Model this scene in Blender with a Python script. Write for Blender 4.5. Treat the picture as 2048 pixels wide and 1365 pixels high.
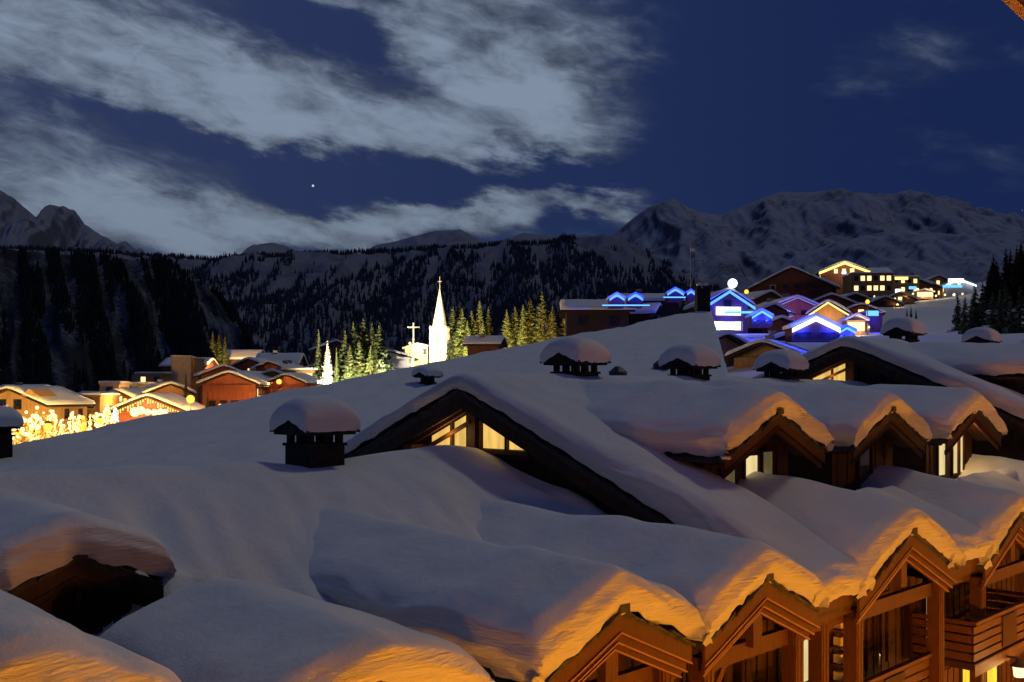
import bpy, math, random
import numpy as np
from mathutils import Vector, Matrix, noise

R = math.radians
sc = bpy.context.scene
C = sc.collection
for o in list(bpy.data.objects):
    bpy.data.objects.remove(o)

# ------------------------------------------------------------------ camera
FPX, CX, EYE = 2000.0, 1024.0, 790.0          # focal length in photo pixels, centre column, eye-level row
cd = bpy.data.cameras.new('camera')
cam = bpy.data.objects.new('camera', cd); C.objects.link(cam)
cd.sensor_width = 36.0
cd.lens = FPX / 2048 * 36
cd.shift_y = (EYE - 682.5) / 2048
cd.clip_start = 0.1; cd.clip_end = 30000
cam.location = (0, 0, 0); cam.rotation_euler = (R(90), 0, 0)
sc.camera = cam

def at(u, v, Y):                               # photo pixel at a chosen distance -> place in the world
    return Vector(((u - CX) / FPX * Y, Y, (EYE - v) / FPX * Y))

# ------------------------------------------------------------------ render / exposure
sc.render.engine = 'CYCLES'
sc.view_settings.view_transform = 'Standard'
sc.view_settings.look = 'None'
sc.view_settings.exposure = 0.0
sc.view_settings.gamma = 1.0
sc.cycles.use_denoising = True
try: sc.cycles.denoiser = 'OPENIMAGEDENOISE'
except Exception: pass
sc.cycles.max_bounces = 5
sc.cycles.diffuse_bounces = 3
sc.cycles.sample_clamp_indirect = 4.0
sc.cycles.caustics_reflective = False
sc.cycles.caustics_refractive = False
sc.cycles.use_light_tree = True

# ------------------------------------------------------------------ moon (the one sun lamp)
MOON = Vector((0.42, 0.43, 0.80)).normalized()     # direction towards the moon
sd = bpy.data.lights.new('moon', 'SUN'); sd.energy = 0.27; sd.angle = R(7); sd.color = (1.0, 0.95, 0.62)
moon = bpy.data.objects.new('moon', sd); C.objects.link(moon)
moon.rotation_euler = (-MOON).to_track_quat('-Z', 'Y').to_euler()

# ------------------------------------------------------------------ node helper
class NT:
    def __init__(self, tree):
        self.t = tree; self.n = tree.nodes; self.l = tree.links
    def add(self, typ, **kw):
        n = self.n.new(typ)
        for k, v in kw.items(): setattr(n, k, v)
        return n
    def put(self, sock, val):
        if hasattr(val, 'links') or isinstance(val, bpy.types.NodeSocket): self.l.new(val, sock)
        else: sock.default_value = val
    def m(self, op, a, b=0.0, c=0.0, clamp=False):
        n = self.add('ShaderNodeMath', operation=op, use_clamp=clamp)
        self.put(n.inputs[0], a); self.put(n.inputs[1], b)
        if len(n.inputs) > 2: self.put(n.inputs[2], c)
        return n.outputs[0]
    def mix(self, f, a, b):
        n = self.add('ShaderNodeMix', data_type='RGBA')
        self.put(n.inputs[0], f)
        for s, x in ((n.inputs[6], a), (n.inputs[7], b)):
            if isinstance(x, tuple) and len(x) == 3: x = x + (1,)
            self.put(s, x)
        return n.outputs[2]
    def noise(self, vec, scale, detail=4, rough=0.55, dist=0.0):
        n = self.add('ShaderNodeTexNoise')
        if vec is not None: self.l.new(vec, n.inputs['Vector'])
        n.inputs['Scale'].default_value = scale; n.inputs['Detail'].default_value = detail
        n.inputs['Roughness'].default_value = rough; n.inputs['Distortion'].default_value = dist
        return n.outputs['Fac']
    def ramp(self, f, lo, hi, a=0.0, b=1.0):
        n = self.add('ShaderNodeMapRange', interpolation_type='SMOOTHSTEP')
        self.put(n.inputs[0], f); self.put(n.inputs[1], lo); self.put(n.inputs[2], hi); self.put(n.inputs[3], a); self.put(n.inputs[4], b)
        return n.outputs[0]
    def comb(self, x, y, z):
        n = self.add('ShaderNodeCombineXYZ')
        self.put(n.inputs[0], x); self.put(n.inputs[1], y); self.put(n.inputs[2], z)
        return n.outputs[0]

# ------------------------------------------------------------------ world: moonlit night sky with clouds
w = bpy.data.worlds.new('World'); sc.world = w; w.use_nodes = True
nt = NT(w.node_tree); nt.n.clear()
tc = nt.add('ShaderNodeTexCoord')
sep = nt.add('ShaderNodeSeparateXYZ'); nt.l.new(tc.outputs['Generated'], sep.inputs[0])
dx, dy, dz = sep.outputs
AZ = nt.m('ARCTAN2', dx, dy)
EL = nt.m('ARCSINE', nt.m('MINIMUM', nt.m('MAXIMUM', dz, -1.0), 1.0))
# cloud coordinates: a flat layer seen at a slant, so streaks lengthen towards the horizon
P = nt.comb(nt.m('MULTIPLY', AZ, 3.0), nt.m('MULTIPLY', nt.m('ADD', EL, nt.m('MULTIPLY', AZ, 0.16)), 7.5), 0.0)
nb = nt.noise(P, 1.6, 3, 0.5, 0.4)
nd = nt.noise(P, 2.2, 8, 0.50, 0.3)
nf = nt.noise(P, 7.0, 8, 0.62, 0.6)
va = nt.add('ShaderNodeVectorMath', operation='ADD'); nt.l.new(P, va.inputs[0]); va.inputs[1].default_value = (0.05, 0.16, 0.0)
rel = nt.m('ADD', nt.m('SUBTRACT', nd, nt.noise(va.outputs[0], 2.2, 8, 0.50, 0.3)), nt.m('MULTIPLY', nt.m('SUBTRACT', nf, nt.noise(va.outputs[0], 7.0, 8, 0.62, 0.6)), 0.5))
wx = nt.m('MULTIPLY', nt.m('SUBTRACT', nt.noise(P, 2.2, 5, 0.6), 0.5), 0.16)
wy = nt.m('MULTIPLY', nt.m('SUBTRACT', nt.noise(P, 2.9, 6, 0.62), 0.5), 0.10)
AZw = nt.m('ADD', AZ, wx); ELw = nt.m('ADD', EL, wy)
def blob(u, v, ru, rv, ang, weight):            # one bank of cloud (or one gap), as an ellipse in azimuth and elevation
    d = Vector(((u - CX) / FPX, 1, (EYE - v) / FPX)).normalized()
    a0, e0 = math.atan2(d.x, d.y), math.asin(d.z)
    ca, sa = math.cos(R(ang)), math.sin(R(ang))
    ddx = nt.m('SUBTRACT', AZw, a0); ddy = nt.m('SUBTRACT', ELw, e0)
    p = nt.m('DIVIDE', nt.m('ADD', nt.m('MULTIPLY', ddx, ca), nt.m('MULTIPLY', ddy, -sa)), ru / FPX)
    q = nt.m('DIVIDE', nt.m('ADD', nt.m('MULTIPLY', ddx, sa), nt.m('MULTIPLY', ddy, ca)), rv / FPX)
    r2 = nt.m('ADD', nt.m('MULTIPLY', p, p), nt.m('MULTIPLY', q, q))
    return nt.m('MULTIPLY', nt.m('POWER', 2.718, nt.m('MULTIPLY', r2, -1.0)), weight)
BL = [(640, 240, 560, 95, 9, 1.0), (1000, 90, 290, 130, 15, 1.05), (250, 110, 420, 90, 6, .62), (120, 340, 330, 110, 9, .42),
      (1080, 230, 150, 70, 25, .75), (420, 440, 250, 48, 8, .85), (110, 455, 330, 60, 4, .55), (960, 420, 250, 42, -6, 1.0),
      (1220, 430, 90, 30, 12, .75), (700, 455, 220, 40, 0, .6), (1740, 130, 200, 42, -4, .28), (330, -60, 700, 110, 0, .4), (-400, 200, 500, 300, 0, .4),
      (560, 35, 110, 28, 10, -.7), (720, 100, 110, 45, 20, -.95), (440, 300, 420, 26, 10, -.75), (830, 365, 260, 26, 6, -.8),
      (640, 400, 120, 24, 10, -.6), (1130, 440, 45, 26, 20, -.7), (330, 150, 200, 22, 6, -.45), (1190, 352, 150, 30, 4, -1.1), (980, 352, 200, 22, 6, -.6), (1480, 240, 170, 190, 0, -.5), (1330, 330, 130, 45, 10, -.5)]
s = blob(*BL[0])
for b_ in BL[1:]: s = nt.m('ADD', s, blob(*b_))
# beyond the part in view the same broken cloud goes on, set by noise alone
away = nt.m('MULTIPLY', nt.ramp(nt.m('ABSOLUTE', AZ), 0.62, 1.0), 0.30)
away2 = nt.m('MULTIPLY', nt.ramp(EL, 0.42, 0.7), 0.22)
s = nt.m('ADD', s, nt.m('MULTIPLY', nt.m('ADD', away, away2), nt.m('ADD', -1.6, nt.m('MULTIPLY', nb, 2.6))))
dens = nt.m('ADD', s, nt.m('ADD', nt.m('MULTIPLY', nt.m('SUBTRACT', nd, 0.5), 1.5), nt.m('MULTIPLY', nt.m('SUBTRACT', nf, 0.5), 0.32)))
mask = nt.ramp(dens, 0.02, 1.05)
thin = nt.m('MULTIPLY', nt.ramp(s, 0.02, 0.6), 0.34)
mask = nt.m('MAXIMUM', mask, thin)
shade = nt.ramp(nt.m('ADD', nt.m('MULTIPLY', dens, 0.75), nt.m('ADD', nt.m('MULTIPLY', rel, 1.7), nt.m('MULTIPLY', nt.m('SUBTRACT', nf, 0.5), 0.75))), -0.15, 1.35, 0.05, 1.0)
hz = nt.ramp(EL, 0.05, 0.30)
clear = nt.mix(nt.ramp(AZ, -0.5, 0.5), (0.024, 0.038, 0.105), (0.0085, 0.019, 0.078))
clear = nt.mix(nt.ramp(EL, 0.04, 0.2), nt.mix(0.5, clear, (0.019, 0.030, 0.075)), clear)
cloudc = nt.mix(shade, (0.044, 0.058, 0.092), (0.215, 0.272, 0.370))
cloudc = nt.mix(hz, nt.mix(0.35, cloudc, (0.095, 0.122, 0.155)), cloudc)
sky = nt.mix(mask, clear, cloudc)
vor = nt.add('ShaderNodeTexVoronoi'); vor.inputs['Scale'].default_value = 60.0
nt.l.new(tc.outputs['Generated'], vor.inputs['Vector'])
star = nt.m('MULTIPLY', nt.ramp(vor.outputs['Distance'], 0.05, 0.02), nt.m('SUBTRACT', 1.0, mask))
sepc = nt.add('ShaderNodeSeparateColor'); nt.l.new(vor.outputs['Color'], sepc.inputs[0])
star = nt.m('MULTIPLY', star, nt.ramp(sepc.outputs[0], 0.80, 1.0, 0.0, 0.35))
sd_ = Vector(((626 - CX) / FPX, 1, (EYE - 372) / FPX)).normalized()
dist = nt.add('ShaderNodeVectorMath', operation='DISTANCE'); nt.l.new(tc.outputs['Generated'], dist.inputs[0]); dist.inputs[1].default_value = sd_
star = nt.m('ADD', star, nt.ramp(dist.outputs['Value'], 0.0014, 0.0006, 0.0, 0.8))
sky = nt.mix(star, sky, (0.9, 0.95, 1.0))
sky = nt.mix(nt.ramp(EL, -0.05, 0.0), (0.004, 0.005, 0.008), sky)      # below the horizon the land is dark
bg = nt.add('ShaderNodeBackground'); nt.l.new(sky, bg.inputs['Color']); bg.inputs['Strength'].default_value = 1.0
wo = nt.add('ShaderNodeOutputWorld'); nt.l.new(bg.outputs[0], wo.inputs[0])
w.cycles.sampling_method = 'MANUAL'; w.cycles.sample_map_resolution = 512

# ------------------------------------------------------------------ materials
MATS = {}
def mat(name, col, rough=0.7, var=0.25, scale=3.0, bump=0.0, bscale=20.0, spec=0.3, stretch=None):
    m = bpy.data.materials.new(name); m.use_nodes = True
    n = NT(m.node_tree); n.n.clear()
    tc = n.add('ShaderNodeTexCoord'); vec = tc.outputs['Object']
    if stretch:
        mp = n.add('ShaderNodeMapping'); n.l.new(vec, mp.inputs[0]); mp.inputs['Scale'].default_value = stretch; vec = mp.outputs[0]
    f = n.noise(vec, scale, 5, 0.6)
    c = n.mix(n.ramp(f, 0.25, 0.75), tuple(x * (1 - var) for x in col), tuple(min(1, x * (1 + var)) for x in col))
    p = n.add('ShaderNodeBsdfPrincipled'); n.l.new(c, p.inputs['Base Color'])
    p.inputs['Roughness'].default_value = rough; p.inputs['Specular IOR Level'].default_value = spec
    if bump:
        b = n.add('ShaderNodeBump'); b.inputs['Strength'].default_value = bump; b.inputs['Distance'].default_value = 0.05
        n.l.new(n.noise(vec, bscale, 5, 0.6), b.inputs['Height']); n.l.new(b.outputs[0], p.inputs['Normal'])
    o = n.add('ShaderNodeOutputMaterial'); n.l.new(p.outputs[0], o.inputs[0])
    MATS[name] = m; return m
def emit(name, col, strength, var=0.0, scale=2.0, sample=False):
    m = bpy.data.materials.new(name); m.use_nodes = True
    n = NT(m.node_tree); n.n.clear()
    e = n.add('ShaderNodeEmission'); e.inputs['Strength'].default_value = strength
    if var:
        tc = n.add('ShaderNodeTexCoord')
        mp = n.add('ShaderNodeMapping'); n.l.new(tc.outputs['Object'], mp.inputs[0]); mp.inputs['Scale'].default_value = (3, 3, 0.5)
        f = n.noise(mp.outputs[0], scale, 3, 0.6)
        n.l.new(n.mix(n.ramp(f, 0.3, 0.7), tuple(x * (1 - var) for x in col), col), e.inputs['Color'])
    else: e.inputs['Color'].default_value = col + (1,)
    o = n.add('ShaderNodeOutputMaterial'); n.l.new(e.outputs[0], o.inputs[0])
    if not sample: m.cycles.emission_sampling = 'NONE'
    MATS[name] = m; return m

def snow_mat(name, layers=False):
    m = bpy.data.materials.new(name); m.use_nodes = True
    n = NT(m.node_tree); n.n.clear()
    tc = n.add('ShaderNodeTexCoord'); vec = tc.outputs['Object']
    c = n.mix(n.ramp(n.noise(vec, 0.7, 5, 0.6), 0.3, 0.7), (0.81, 0.815, 0.82), (0.87, 0.872, 0.87))
    p = n.add('ShaderNodeBsdfPrincipled'); n.l.new(c, p.inputs['Base Color'])
    p.inputs['Roughness'].default_value = 0.75; p.inputs['Specular IOR Level'].default_value = 0.12
    h = n.m('ADD', n.m('ADD', n.m('MULTIPLY', n.noise(vec, 5.0, 6, 0.6), 0.45), n.m('MULTIPLY', n.noise(vec, 1.1, 4, 0.55), 0.9)), n.m('MULTIPLY', n.noise(vec, 38.0, 3, 0.6), 0.12))
    if layers:                                   # bedding planes that show on cut or slumped faces
        mp = n.add('ShaderNodeMapping'); n.l.new(vec, mp.inputs[0]); mp.inputs['Scale'].default_value = (0.8, 0.8, 9.0)
        geo = n.add('ShaderNodeNewGeometry'); sp = n.add('ShaderNodeSeparateXYZ'); n.l.new(geo.outputs['Normal'], sp.inputs[0])
        cut = n.ramp(sp.outputs[2], 0.80, 0.45)
        h = n.m('ADD', h, n.m('MULTIPLY', n.m('MULTIPLY', n.noise(mp.outputs[0], 2.6, 5, 0.62, 0.8), 2.4), cut))
    b = n.add('ShaderNodeBump'); b.inputs['Strength'].default_value = 0.7; b.inputs['Distance'].default_value = 0.09
    n.l.new(h, b.inputs['Height']); n.l.new(b.outputs[0], p.inputs['Normal'])
    o = n.add('ShaderNodeOutputMaterial'); n.l.new(p.outputs[0], o.inputs[0])
    MATS[name] = m; return m
SNOW = snow_mat('snow'); SNOWL = snow_mat('layered_snow', True)
DARKWOOD = mat('dark_timber', (0.045, 0.026, 0.015), 0.8, 0.35, 4, 0.4, 25, stretch=(1, 1, .25))
WOOD = mat('larch_timber', (0.092, 0.029, 0.008), 0.62, 0.30, 5, 0.35, 22, stretch=(6, 6, .5))
WOODB = mat('larch_board', (0.110, 0.037, 0.011), 0.6, 0.25, 4, 0.3, 22, stretch=(.6, 6, 6))
WOODD = mat('brown_timber', (0.052, 0.016, 0.005), 0.7, 0.3, 5, 0.35, 22, stretch=(6, 6, .5))
MOULD = mat('highlight_moulding', (0.32, 0.15, 0.06), 0.55, 0.15, 4)  # paler than the boards: highlight on the lower edges painted as colour
PALEW = mat('pale_soffit_timber', (0.52, 0.30, 0.13), 0.6, 0.2, 4)
SLATE = mat('stone_slate', (0.060, 0.055, 0.055), 0.85, 0.4, 6, 0.6, 18)
CHIM = mat('chimney_stone', (0.022, 0.020, 0.019), 0.9, 0.4, 5, 0.5, 18)
METAL = mat('dark_metal', (0.05, 0.05, 0.055), 0.45, 0.2, 5)
PALEMETAL = mat('pale_metal', (0.5, 0.5, 0.52), 0.4, 0.1, 5)
REDWOOD = mat('red_brown_cladding', (0.30, 0.085, 0.045), 0.7, 0.25, .8, 0.3, 6, stretch=(3, 3, .4))
REDWOOD2 = mat('dark_red_cladding', (0.14, 0.048, 0.034), 0.75, 0.25, .8, 0.3, 6, stretch=(3, 3, .4))
TANM = mat('tan_cladding', (0.42, 0.24, 0.10), 0.7, 0.25, .8, 0.3, 6, stretch=(3, 3, .4))
RENDER = mat('cream_render', (0.50, 0.40, 0.28), 0.85, 0.12, 1.0, 0.2, 8)
GREYR = mat('grey_render', (0.22, 0.21, 0.21), 0.85, 0.15, 1.0, 0.2, 8)
BROWNR = mat('brown_cladding', (0.20, 0.12, 0.06), 0.8, 0.2, 1.0, 0.2, 8)
WHITEW = mat('white_plaster', (0.80, 0.78, 0.74), 0.85, 0.05, 1.0, 0.15, 6)
SPIRE = mat('pale_spire_metal', (0.66, 0.62, 0.58), 0.55, 0.15, 1.5)
BARK = mat('bark', (0.07, 0.045, 0.03), 0.9, 0.35, 6, 0.6, 14)
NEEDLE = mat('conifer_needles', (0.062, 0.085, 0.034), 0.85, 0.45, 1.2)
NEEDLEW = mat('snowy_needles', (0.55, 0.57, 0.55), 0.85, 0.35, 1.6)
NEEDLEH = mat('hazy_forest_needles', (0.062, 0.068, 0.090), 0.9, 0.4, .05)  # blue lift carries the far hillside's haze in the needle colour
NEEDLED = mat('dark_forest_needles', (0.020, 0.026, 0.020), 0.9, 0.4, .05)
CURT = mat('cream_curtain', (0.70, 0.60, 0.42), 0.9, 0.1, 3)
ASPH = mat('packed_snow', (0.55, 0.55, 0.57), 0.7, 0.15, .3, 0.3, 5)

PANE = emit('lit_window_warm', (1.0, 0.62, 0.15), 1.0, 0.35, 1.2)
PANEW = emit('lit_window_cream', (1.0, 0.78, 0.36), 0.95, 0.25, 1.0)
PANEY = emit('lit_window_yellow', (1.0, 0.70, 0.05), 1.3, 0.3, 1.0)
PANEF = emit('lit_window_far', (1.0, 0.72, 0.32), 1.9, 0.2, .6)
PANED = mat('dark_glass', (0.015, 0.017, 0.022), 0.15, 0.2, 2, spec=0.6)
PANEDIM = emit('dim_window', (0.50, 0.38, 0.16), 0.28, 0.4, 1.2)
BULB = emit('warm_bulb', (1.0, 0.52, 0.07), 1.9)
BULBW = emit('white_bulb', (1.0, 0.74, 0.30), 2.4)
LEDB = emit('blue_led', (0.09, 0.28, 1.0), 2.2)
LEDC = emit('cyan_led', (0.12, 0.45, 1.0), 1.8)
LEDW = emit('white_led', (0.78, 0.88, 1.0), 3.0)
LEDY = emit('gold_led', (1.0, 0.66, 0.16), 2.6)
LEDV = emit('violet_led', (0.42, 0.36, 1.0), 0.55)
LEDP = emit('magenta_led', (0.85, 0.2, 1.0), 1.6)

# ------------------------------------------------------------------ mesh helper
class MB:
    def __init__(s): s.v = []; s.f = []
    def poly(s, pts):
        i = len(s.v); s.v += [tuple(p) for p in pts]; s.f.append(tuple(range(i, i + len(pts)))); return s
    def box(s, x0, x1, y0, y1, z0, z1):
        i = len(s.v)
        s.v += [(x0, y0, z0), (x1, y0, z0), (x1, y1, z0), (x0, y1, z0), (x0, y0, z1), (x1, y0, z1), (x1, y1, z1), (x0, y1, z1)]
        s.f += [tuple(i + k for k in q) for q in ((3, 2, 1, 0), (4, 5, 6, 7), (0, 1, 5, 4), (1, 2, 6, 5), (2, 3, 7, 6), (3, 0, 4, 7))]
        return s
    def prism(s, pts, ext):
        i = len(s.v); n = len(pts); e = Vector(ext)
        s.v += [tuple(p) for p in pts] + [tuple(Vector(p) + e) for p in pts]
        s.f.append(tuple(i + k for k in range(n))); s.f.append(tuple(i + n + k for k in reversed(range(n))))
        for k in range(n):
            k2 = (k + 1) % n
            s.f.append((i + k, i + n + k, i + n + k2, i + k2))
        return s
    def tube(s, p0, p1, r0, r1, n=8):
        p0, p1 = Vector(p0), Vector(p1); d = (p1 - p0).normalized()
        a = d.orthogonal().normalized(); b = d.cross(a); i = len(s.v)
        for p, r in ((p0, r0), (p1, r1)):
            for k in range(n):
                t = 2 * math.pi * k / n
                s.v.append(tuple(p + (a * math.cos(t) + b * math.sin(t)) * r))
        for k in range(n):
            k2 = (k + 1) % n; s.f.append((i + k, i + k2, i + n + k2, i + n + k))
        s.f.append(tuple(i + k for k in reversed(range(n)))); s.f.append(tuple(i + n + k for k in range(n)))
        return s
    def ball(s, c, r, nu=10, nv=6, sq=1.0):
        i = len(s.v); c = Vector(c)
        s.v.append((c.x, c.y, c.z + r * sq))
        for j in range(1, nv):
            t = math.pi * j / nv
            for k in range(nu):
                a = 2 * math.pi * k / nu
                s.v.append((c.x + r * math.sin(t) * math.cos(a), c.y + r * math.sin(t) * math.sin(a), c.z + r * sq * math.cos(t)))
        s.v.append((c.x, c.y, c.z - r * sq)); e = len(s.v) - 1
        for k in range(nu): s.f.append((i, i + 1 + k, i + 1 + (k + 1) % nu))
        for j in range(nv - 2):
            for k in range(nu):
                a = i + 1 + j * nu + k; b = i + 1 + j * nu + (k + 1) % nu
                s.f.append((a, a + nu, b + nu, b))
        for k in range(nu): s.f.append((e, e - nu + (k + 1) % nu, e - nu + k))
        return s
    def grid(s, rows):
        i = len(s.v); n = len(rows[0])
        for r in rows: s.v += [tuple(p) for p in r]
        for j in range(len(rows) - 1):
            for k in range(n - 1):
                a = i + j * n + k; s.f.append((a, a + 1, a + n + 1, a + n))
        return s
    def build(s, name, material, parent=None, smooth=False):
        me = bpy.data.meshes.new(name); me.from_pydata(s.v, [], s.f); me.update()
        if smooth: me.polygons.foreach_set('use_smooth', [True] * len(me.polygons))
        if isinstance(material, str): material = MATS[material]
        me.materials.append(material)
        o = bpy.data.objects.new(name, me); C.objects.link(o); o.parent = parent
        return o
def tag(o, label, cat, group=None):
    o['label'] = label; o['category'] = cat
    if group: o['group'] = group
    return o
def thing(name, label, cat, loc, rz=0.0, group=None):
    o = bpy.data.objects.new(name, None); C.objects.link(o); o.empty_display_size = 0.5
    o.location = loc; o.rotation_euler = (0, 0, rz)
    return tag(o, label, cat, group)
def struct(o): o['kind'] = 'structure'; return o
def copy_tree(o, parent=None):
    c = o.copy(); C.objects.link(c); c.parent = parent
    for ch in list(o.children): copy_tree(ch, c)
    return c
def point(name, loc, col, power, radius, parent=None):
    l = bpy.data.lights.new(name, 'POINT'); l.energy = power; l.color = col; l.shadow_soft_size = radius
    o = bpy.data.objects.new(name, l); C.objects.link(o); o.location = loc; o.parent = parent
    return o
def unit_ball():
    m = MB().ball((0, 0, 0), 1.0, 8, 5); me = bpy.data.meshes.new('bulb'); me.from_pydata(m.v, [], m.f); me.update()
    me.polygons.foreach_set('use_smooth', [True] * len(me.polygons)); return me
BALLS = {}
def bulb(loc, r_, material, parent, name='bulb'):
    if material.name not in BALLS:
        BALLS[material.name] = unit_ball(); BALLS[material.name].materials.append(material)
    o = bpy.data.objects.new(name, BALLS[material.name]); C.objects.link(o); o.location = loc; o.scale = (r_, r_, r_); o.parent = parent; return o
def nz(x, y=0.0, z=0.0): return noise.noise((x, y, z))
def fbm(x, y, z=0.0, o=5): return noise.fractal((x, y, z), 0.9, 2.1, o)

# ================================================================== SETTING: ground, mountains, forest
rng = random.Random(7)
GP = []                                           # heights of the valley floor at known places
for u, v, Y in [(100, 885, 150), (-200, 900, 160), (300, 850, 170), (450, 835, 200), (620, 800, 210), (875, 728, 250), (760, 745, 230), (1100, 694, 230), (1000, 705, 240),
                (1250, 690, 150), (1450, 735, 130), (1470, 668, 172), (1600, 655, 213), (1640, 684, 125), (1740, 618, 280), (1840, 604, 290),
                (1840, 672, 140), (1900, 596, 340), (1990, 670, 150), (2150, 640, 170), (1560, 610, 260), (1960, 565, 420), (1500, 640, 330), (2300, 600, 250)]:
    GP.append(tuple(at(u, v, Y)))
GP += [(0, 8, -14), (14, 18, -14), (30, 30, -13), (-20, 20, -14), (-40, 0, -15), (30, -20, -13), (0, 60, -9), (-30, 70, -11), (30, 75, -3), (55, 55, -4),
       (-60, 60, -15), (-120, 300, -22), (-260, 420, -70), (0, 420, -15), (120, 480, 22), (-500, 500, -90), (-90, 560, -60), (60, 600, -20), (300, 560, 60), (300, 300, 60), (200, 120, 12),
       (-250, 150, -40), (-500, 100, -80), (500, 200, 90), (-200, 800, -80), (200, 800, 10), (600, 800, 80), (-600, 900, -90), (700, 500, 90)]
GA = np.array(GP)
def _U(r2): return 0.5 * r2 * np.log(r2 + 1e-9)
n_ = len(GA)
K = np.zeros((n_ + 3, n_ + 3))
K[:n_, :n_] = _U(((GA[:, None, :2] - GA[None, :, :2]) ** 2).sum(-1)) + np.eye(n_) * 40
K[:n_, n_] = 1; K[:n_, n_ + 1:] = GA[:, :2]; K[n_:, :n_] = K[:n_, n_:].T
WT = np.linalg.solve(K, np.concatenate([GA[:, 2], np.zeros(3)]))
def ground_z(x, y):
    x = np.atleast_1d(x); y = np.atleast_1d(y)
    r2 = (x[:, None] - GA[None, :, 0]) ** 2 + (y[:, None] - GA[None, :, 1]) ** 2
    return _U(r2) @ WT[:n_] + WT[n_] + WT[n_ + 1] * x + WT[n_ + 2] * y
gx = np.concatenate([np.linspace(-900, -200, 30)[:-1], np.linspace(-200, 260, 110)[:-1], np.linspace(260, 900, 28)])
gy = np.concatenate([np.linspace(-60, 420, 110)[:-1], np.linspace(420, 1100, 30)])
XX, YY = np.meshgrid(gx, gy)
ZZ = ground_z(XX.ravel(), YY.ravel()).reshape(XX.shape)
ZZ = np.clip(ZZ, -120, 150)
mb = MB()
mb.grid([[(XX[j, i], YY[j, i], ZZ[j, i] + 0.5 * nz(XX[j, i] * .06, YY[j, i] * .06)) for i in range(XX.shape[1])] for j in range(XX.shape[0])])
g = struct(mb.build('ground', SNOW, smooth=True))

def mountain_mat(name, snow_amt, forest, streak, tint=(0.62, 0.64, 0.68)):
    m = bpy.data.materials.new(name); m.use_nodes = True
    n = NT(m.node_tree); n.n.clear()
    uv = n.add('ShaderNodeUVMap'); tc = n.add('ShaderNodeTexCoord')
    mp = n.add('ShaderNodeMapping'); n.l.new(uv.outputs[0], mp.inputs[0]); mp.inputs['Scale'].default_value = (1, streak, 1)
    f1 = n.noise(mp.outputs[0], 5.0, 8, 0.65, 0.6)
    f2 = n.noise(uv.outputs[0], 26.0, 6, 0.7, 0.3)
    geo = n.add('ShaderNodeNewGeometry'); sp = n.add('ShaderNodeSeparateXYZ'); n.l.new(geo.outputs['Normal'], sp.inputs[0])
    steep = n.ramp(sp.outputs[2], 0.35, 0.8)
    fac = n.m('ADD', n.m('ADD', n.m('MULTIPLY', f1, 0.9), n.m('MULTIPLY', f2, 0.55)), n.m('MULTIPLY', steep, 0.25))
    fac = n.ramp(fac, 1.05 - snow_amt, 1.35 - snow_amt)
    c = n.mix(fac, forest, tint)
    p = n.add('ShaderNodeBsdfPrincipled'); n.l.new(c, p.inputs['Base Color']); p.inputs['Roughness'].default_value = 0.9
    p.inputs['Specular IOR Level'].default_value = 0.05
    o = n.add('ShaderNodeOutputMaterial'); n.l.new(p.outputs[0], o.inputs[0])
    return m
MTF = mountain_mat('far_mountain', 0.36, (0.11, 0.12, 0.16), 0.5, (0.30, 0.32, 0.40))
MTR = mountain_mat('massif_mountain', 0.33, (0.07, 0.075, 0.11), 0.6, (0.36, 0.38, 0.48))
MTC = mountain_mat('wooded_mountain', 0.32, (0.10, 0.105, 0.145), 0.35, (0.22, 0.23, 0.30))  # bluish, lifted tones put distance haze into the hill's colour
MTL = mountain_mat('steep_wooded_slope', 0.16, (0.030, 0.033, 0.038), 0.30, (0.20, 0.21, 0.24))

SURF = {}
def ridge(name, pts, Yc, D, zb, ncol, nrow, amp, scale, seed, material, power=1.0, jag=0.0, skew=0.0, label=None):
    us = [p[0] for p in pts]; vs = [p[1] for p in pts]
    U = np.linspace(us[0], us[-1], ncol)
    V = np.interp(U, us, vs)
    zs = {}
    def surf(u, t):
        v = float(np.interp(u, us, vs)); yc = float(np.interp(u, us, Yc)) if isinstance(Yc, (list, tuple)) else Yc
        x = (u - CX) / FPX * yc; zc = (EYE - v) / FPX * yc
        zc += jag * fbm(x / scale * 3, seed * 7.1, 2.0, 6)
        tt = max(t, 0.0)
        y = yc - D * t
        xs = x * (1 - 0.55 * tt * D / yc) + skew * tt
        z = zb + (zc - zb) * (1 - tt) ** power
        env = min(1, tt * 6) * min(1, (1 - tt) * 4)
        gl = 1 - 2 * abs(nz(x / scale * 1.6, tt * 1.2, seed)); gl2 = 1 - 2 * abs(nz(x / scale * 5.0, tt * 3.0, seed + 5))
        z += amp * env * (0.30 * gl + 0.17 * gl2 + 0.07 * (1 - 2 * abs(nz(x / scale * 13.0, tt * 8.0, seed + 8))) + 0.16 * fbm(xs / scale, y / scale, seed, 7) - 0.2)
        if t < 0: z = zc + t * D * 0.9
        return (xs, y, z)
    rows = []; uvs = []
    T = np.concatenate([[-0.30, -0.12], np.linspace(0, 1, nrow) ** 1.25])
    for t in T:
        rows.append([surf(float(u), float(t)) for u in U]); uvs.append([(float(u) / 300.0, float(t) * 4) for u in U])
    mb = MB(); mb.grid(rows)
    o = struct(mb.build(name, material, smooth=True))
    flat = [c for r in uvs for c in r]
    ul = o.data.uv_layers.new(name='UVMap'); li = np.zeros(len(o.data.loops), dtype=np.int32); o.data.loops.foreach_get('vertex_index', li)
    ul.data.foreach_set('uv', np.array(flat, dtype=np.float32)[li].ravel())
    SURF[name] = surf
    return o
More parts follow.
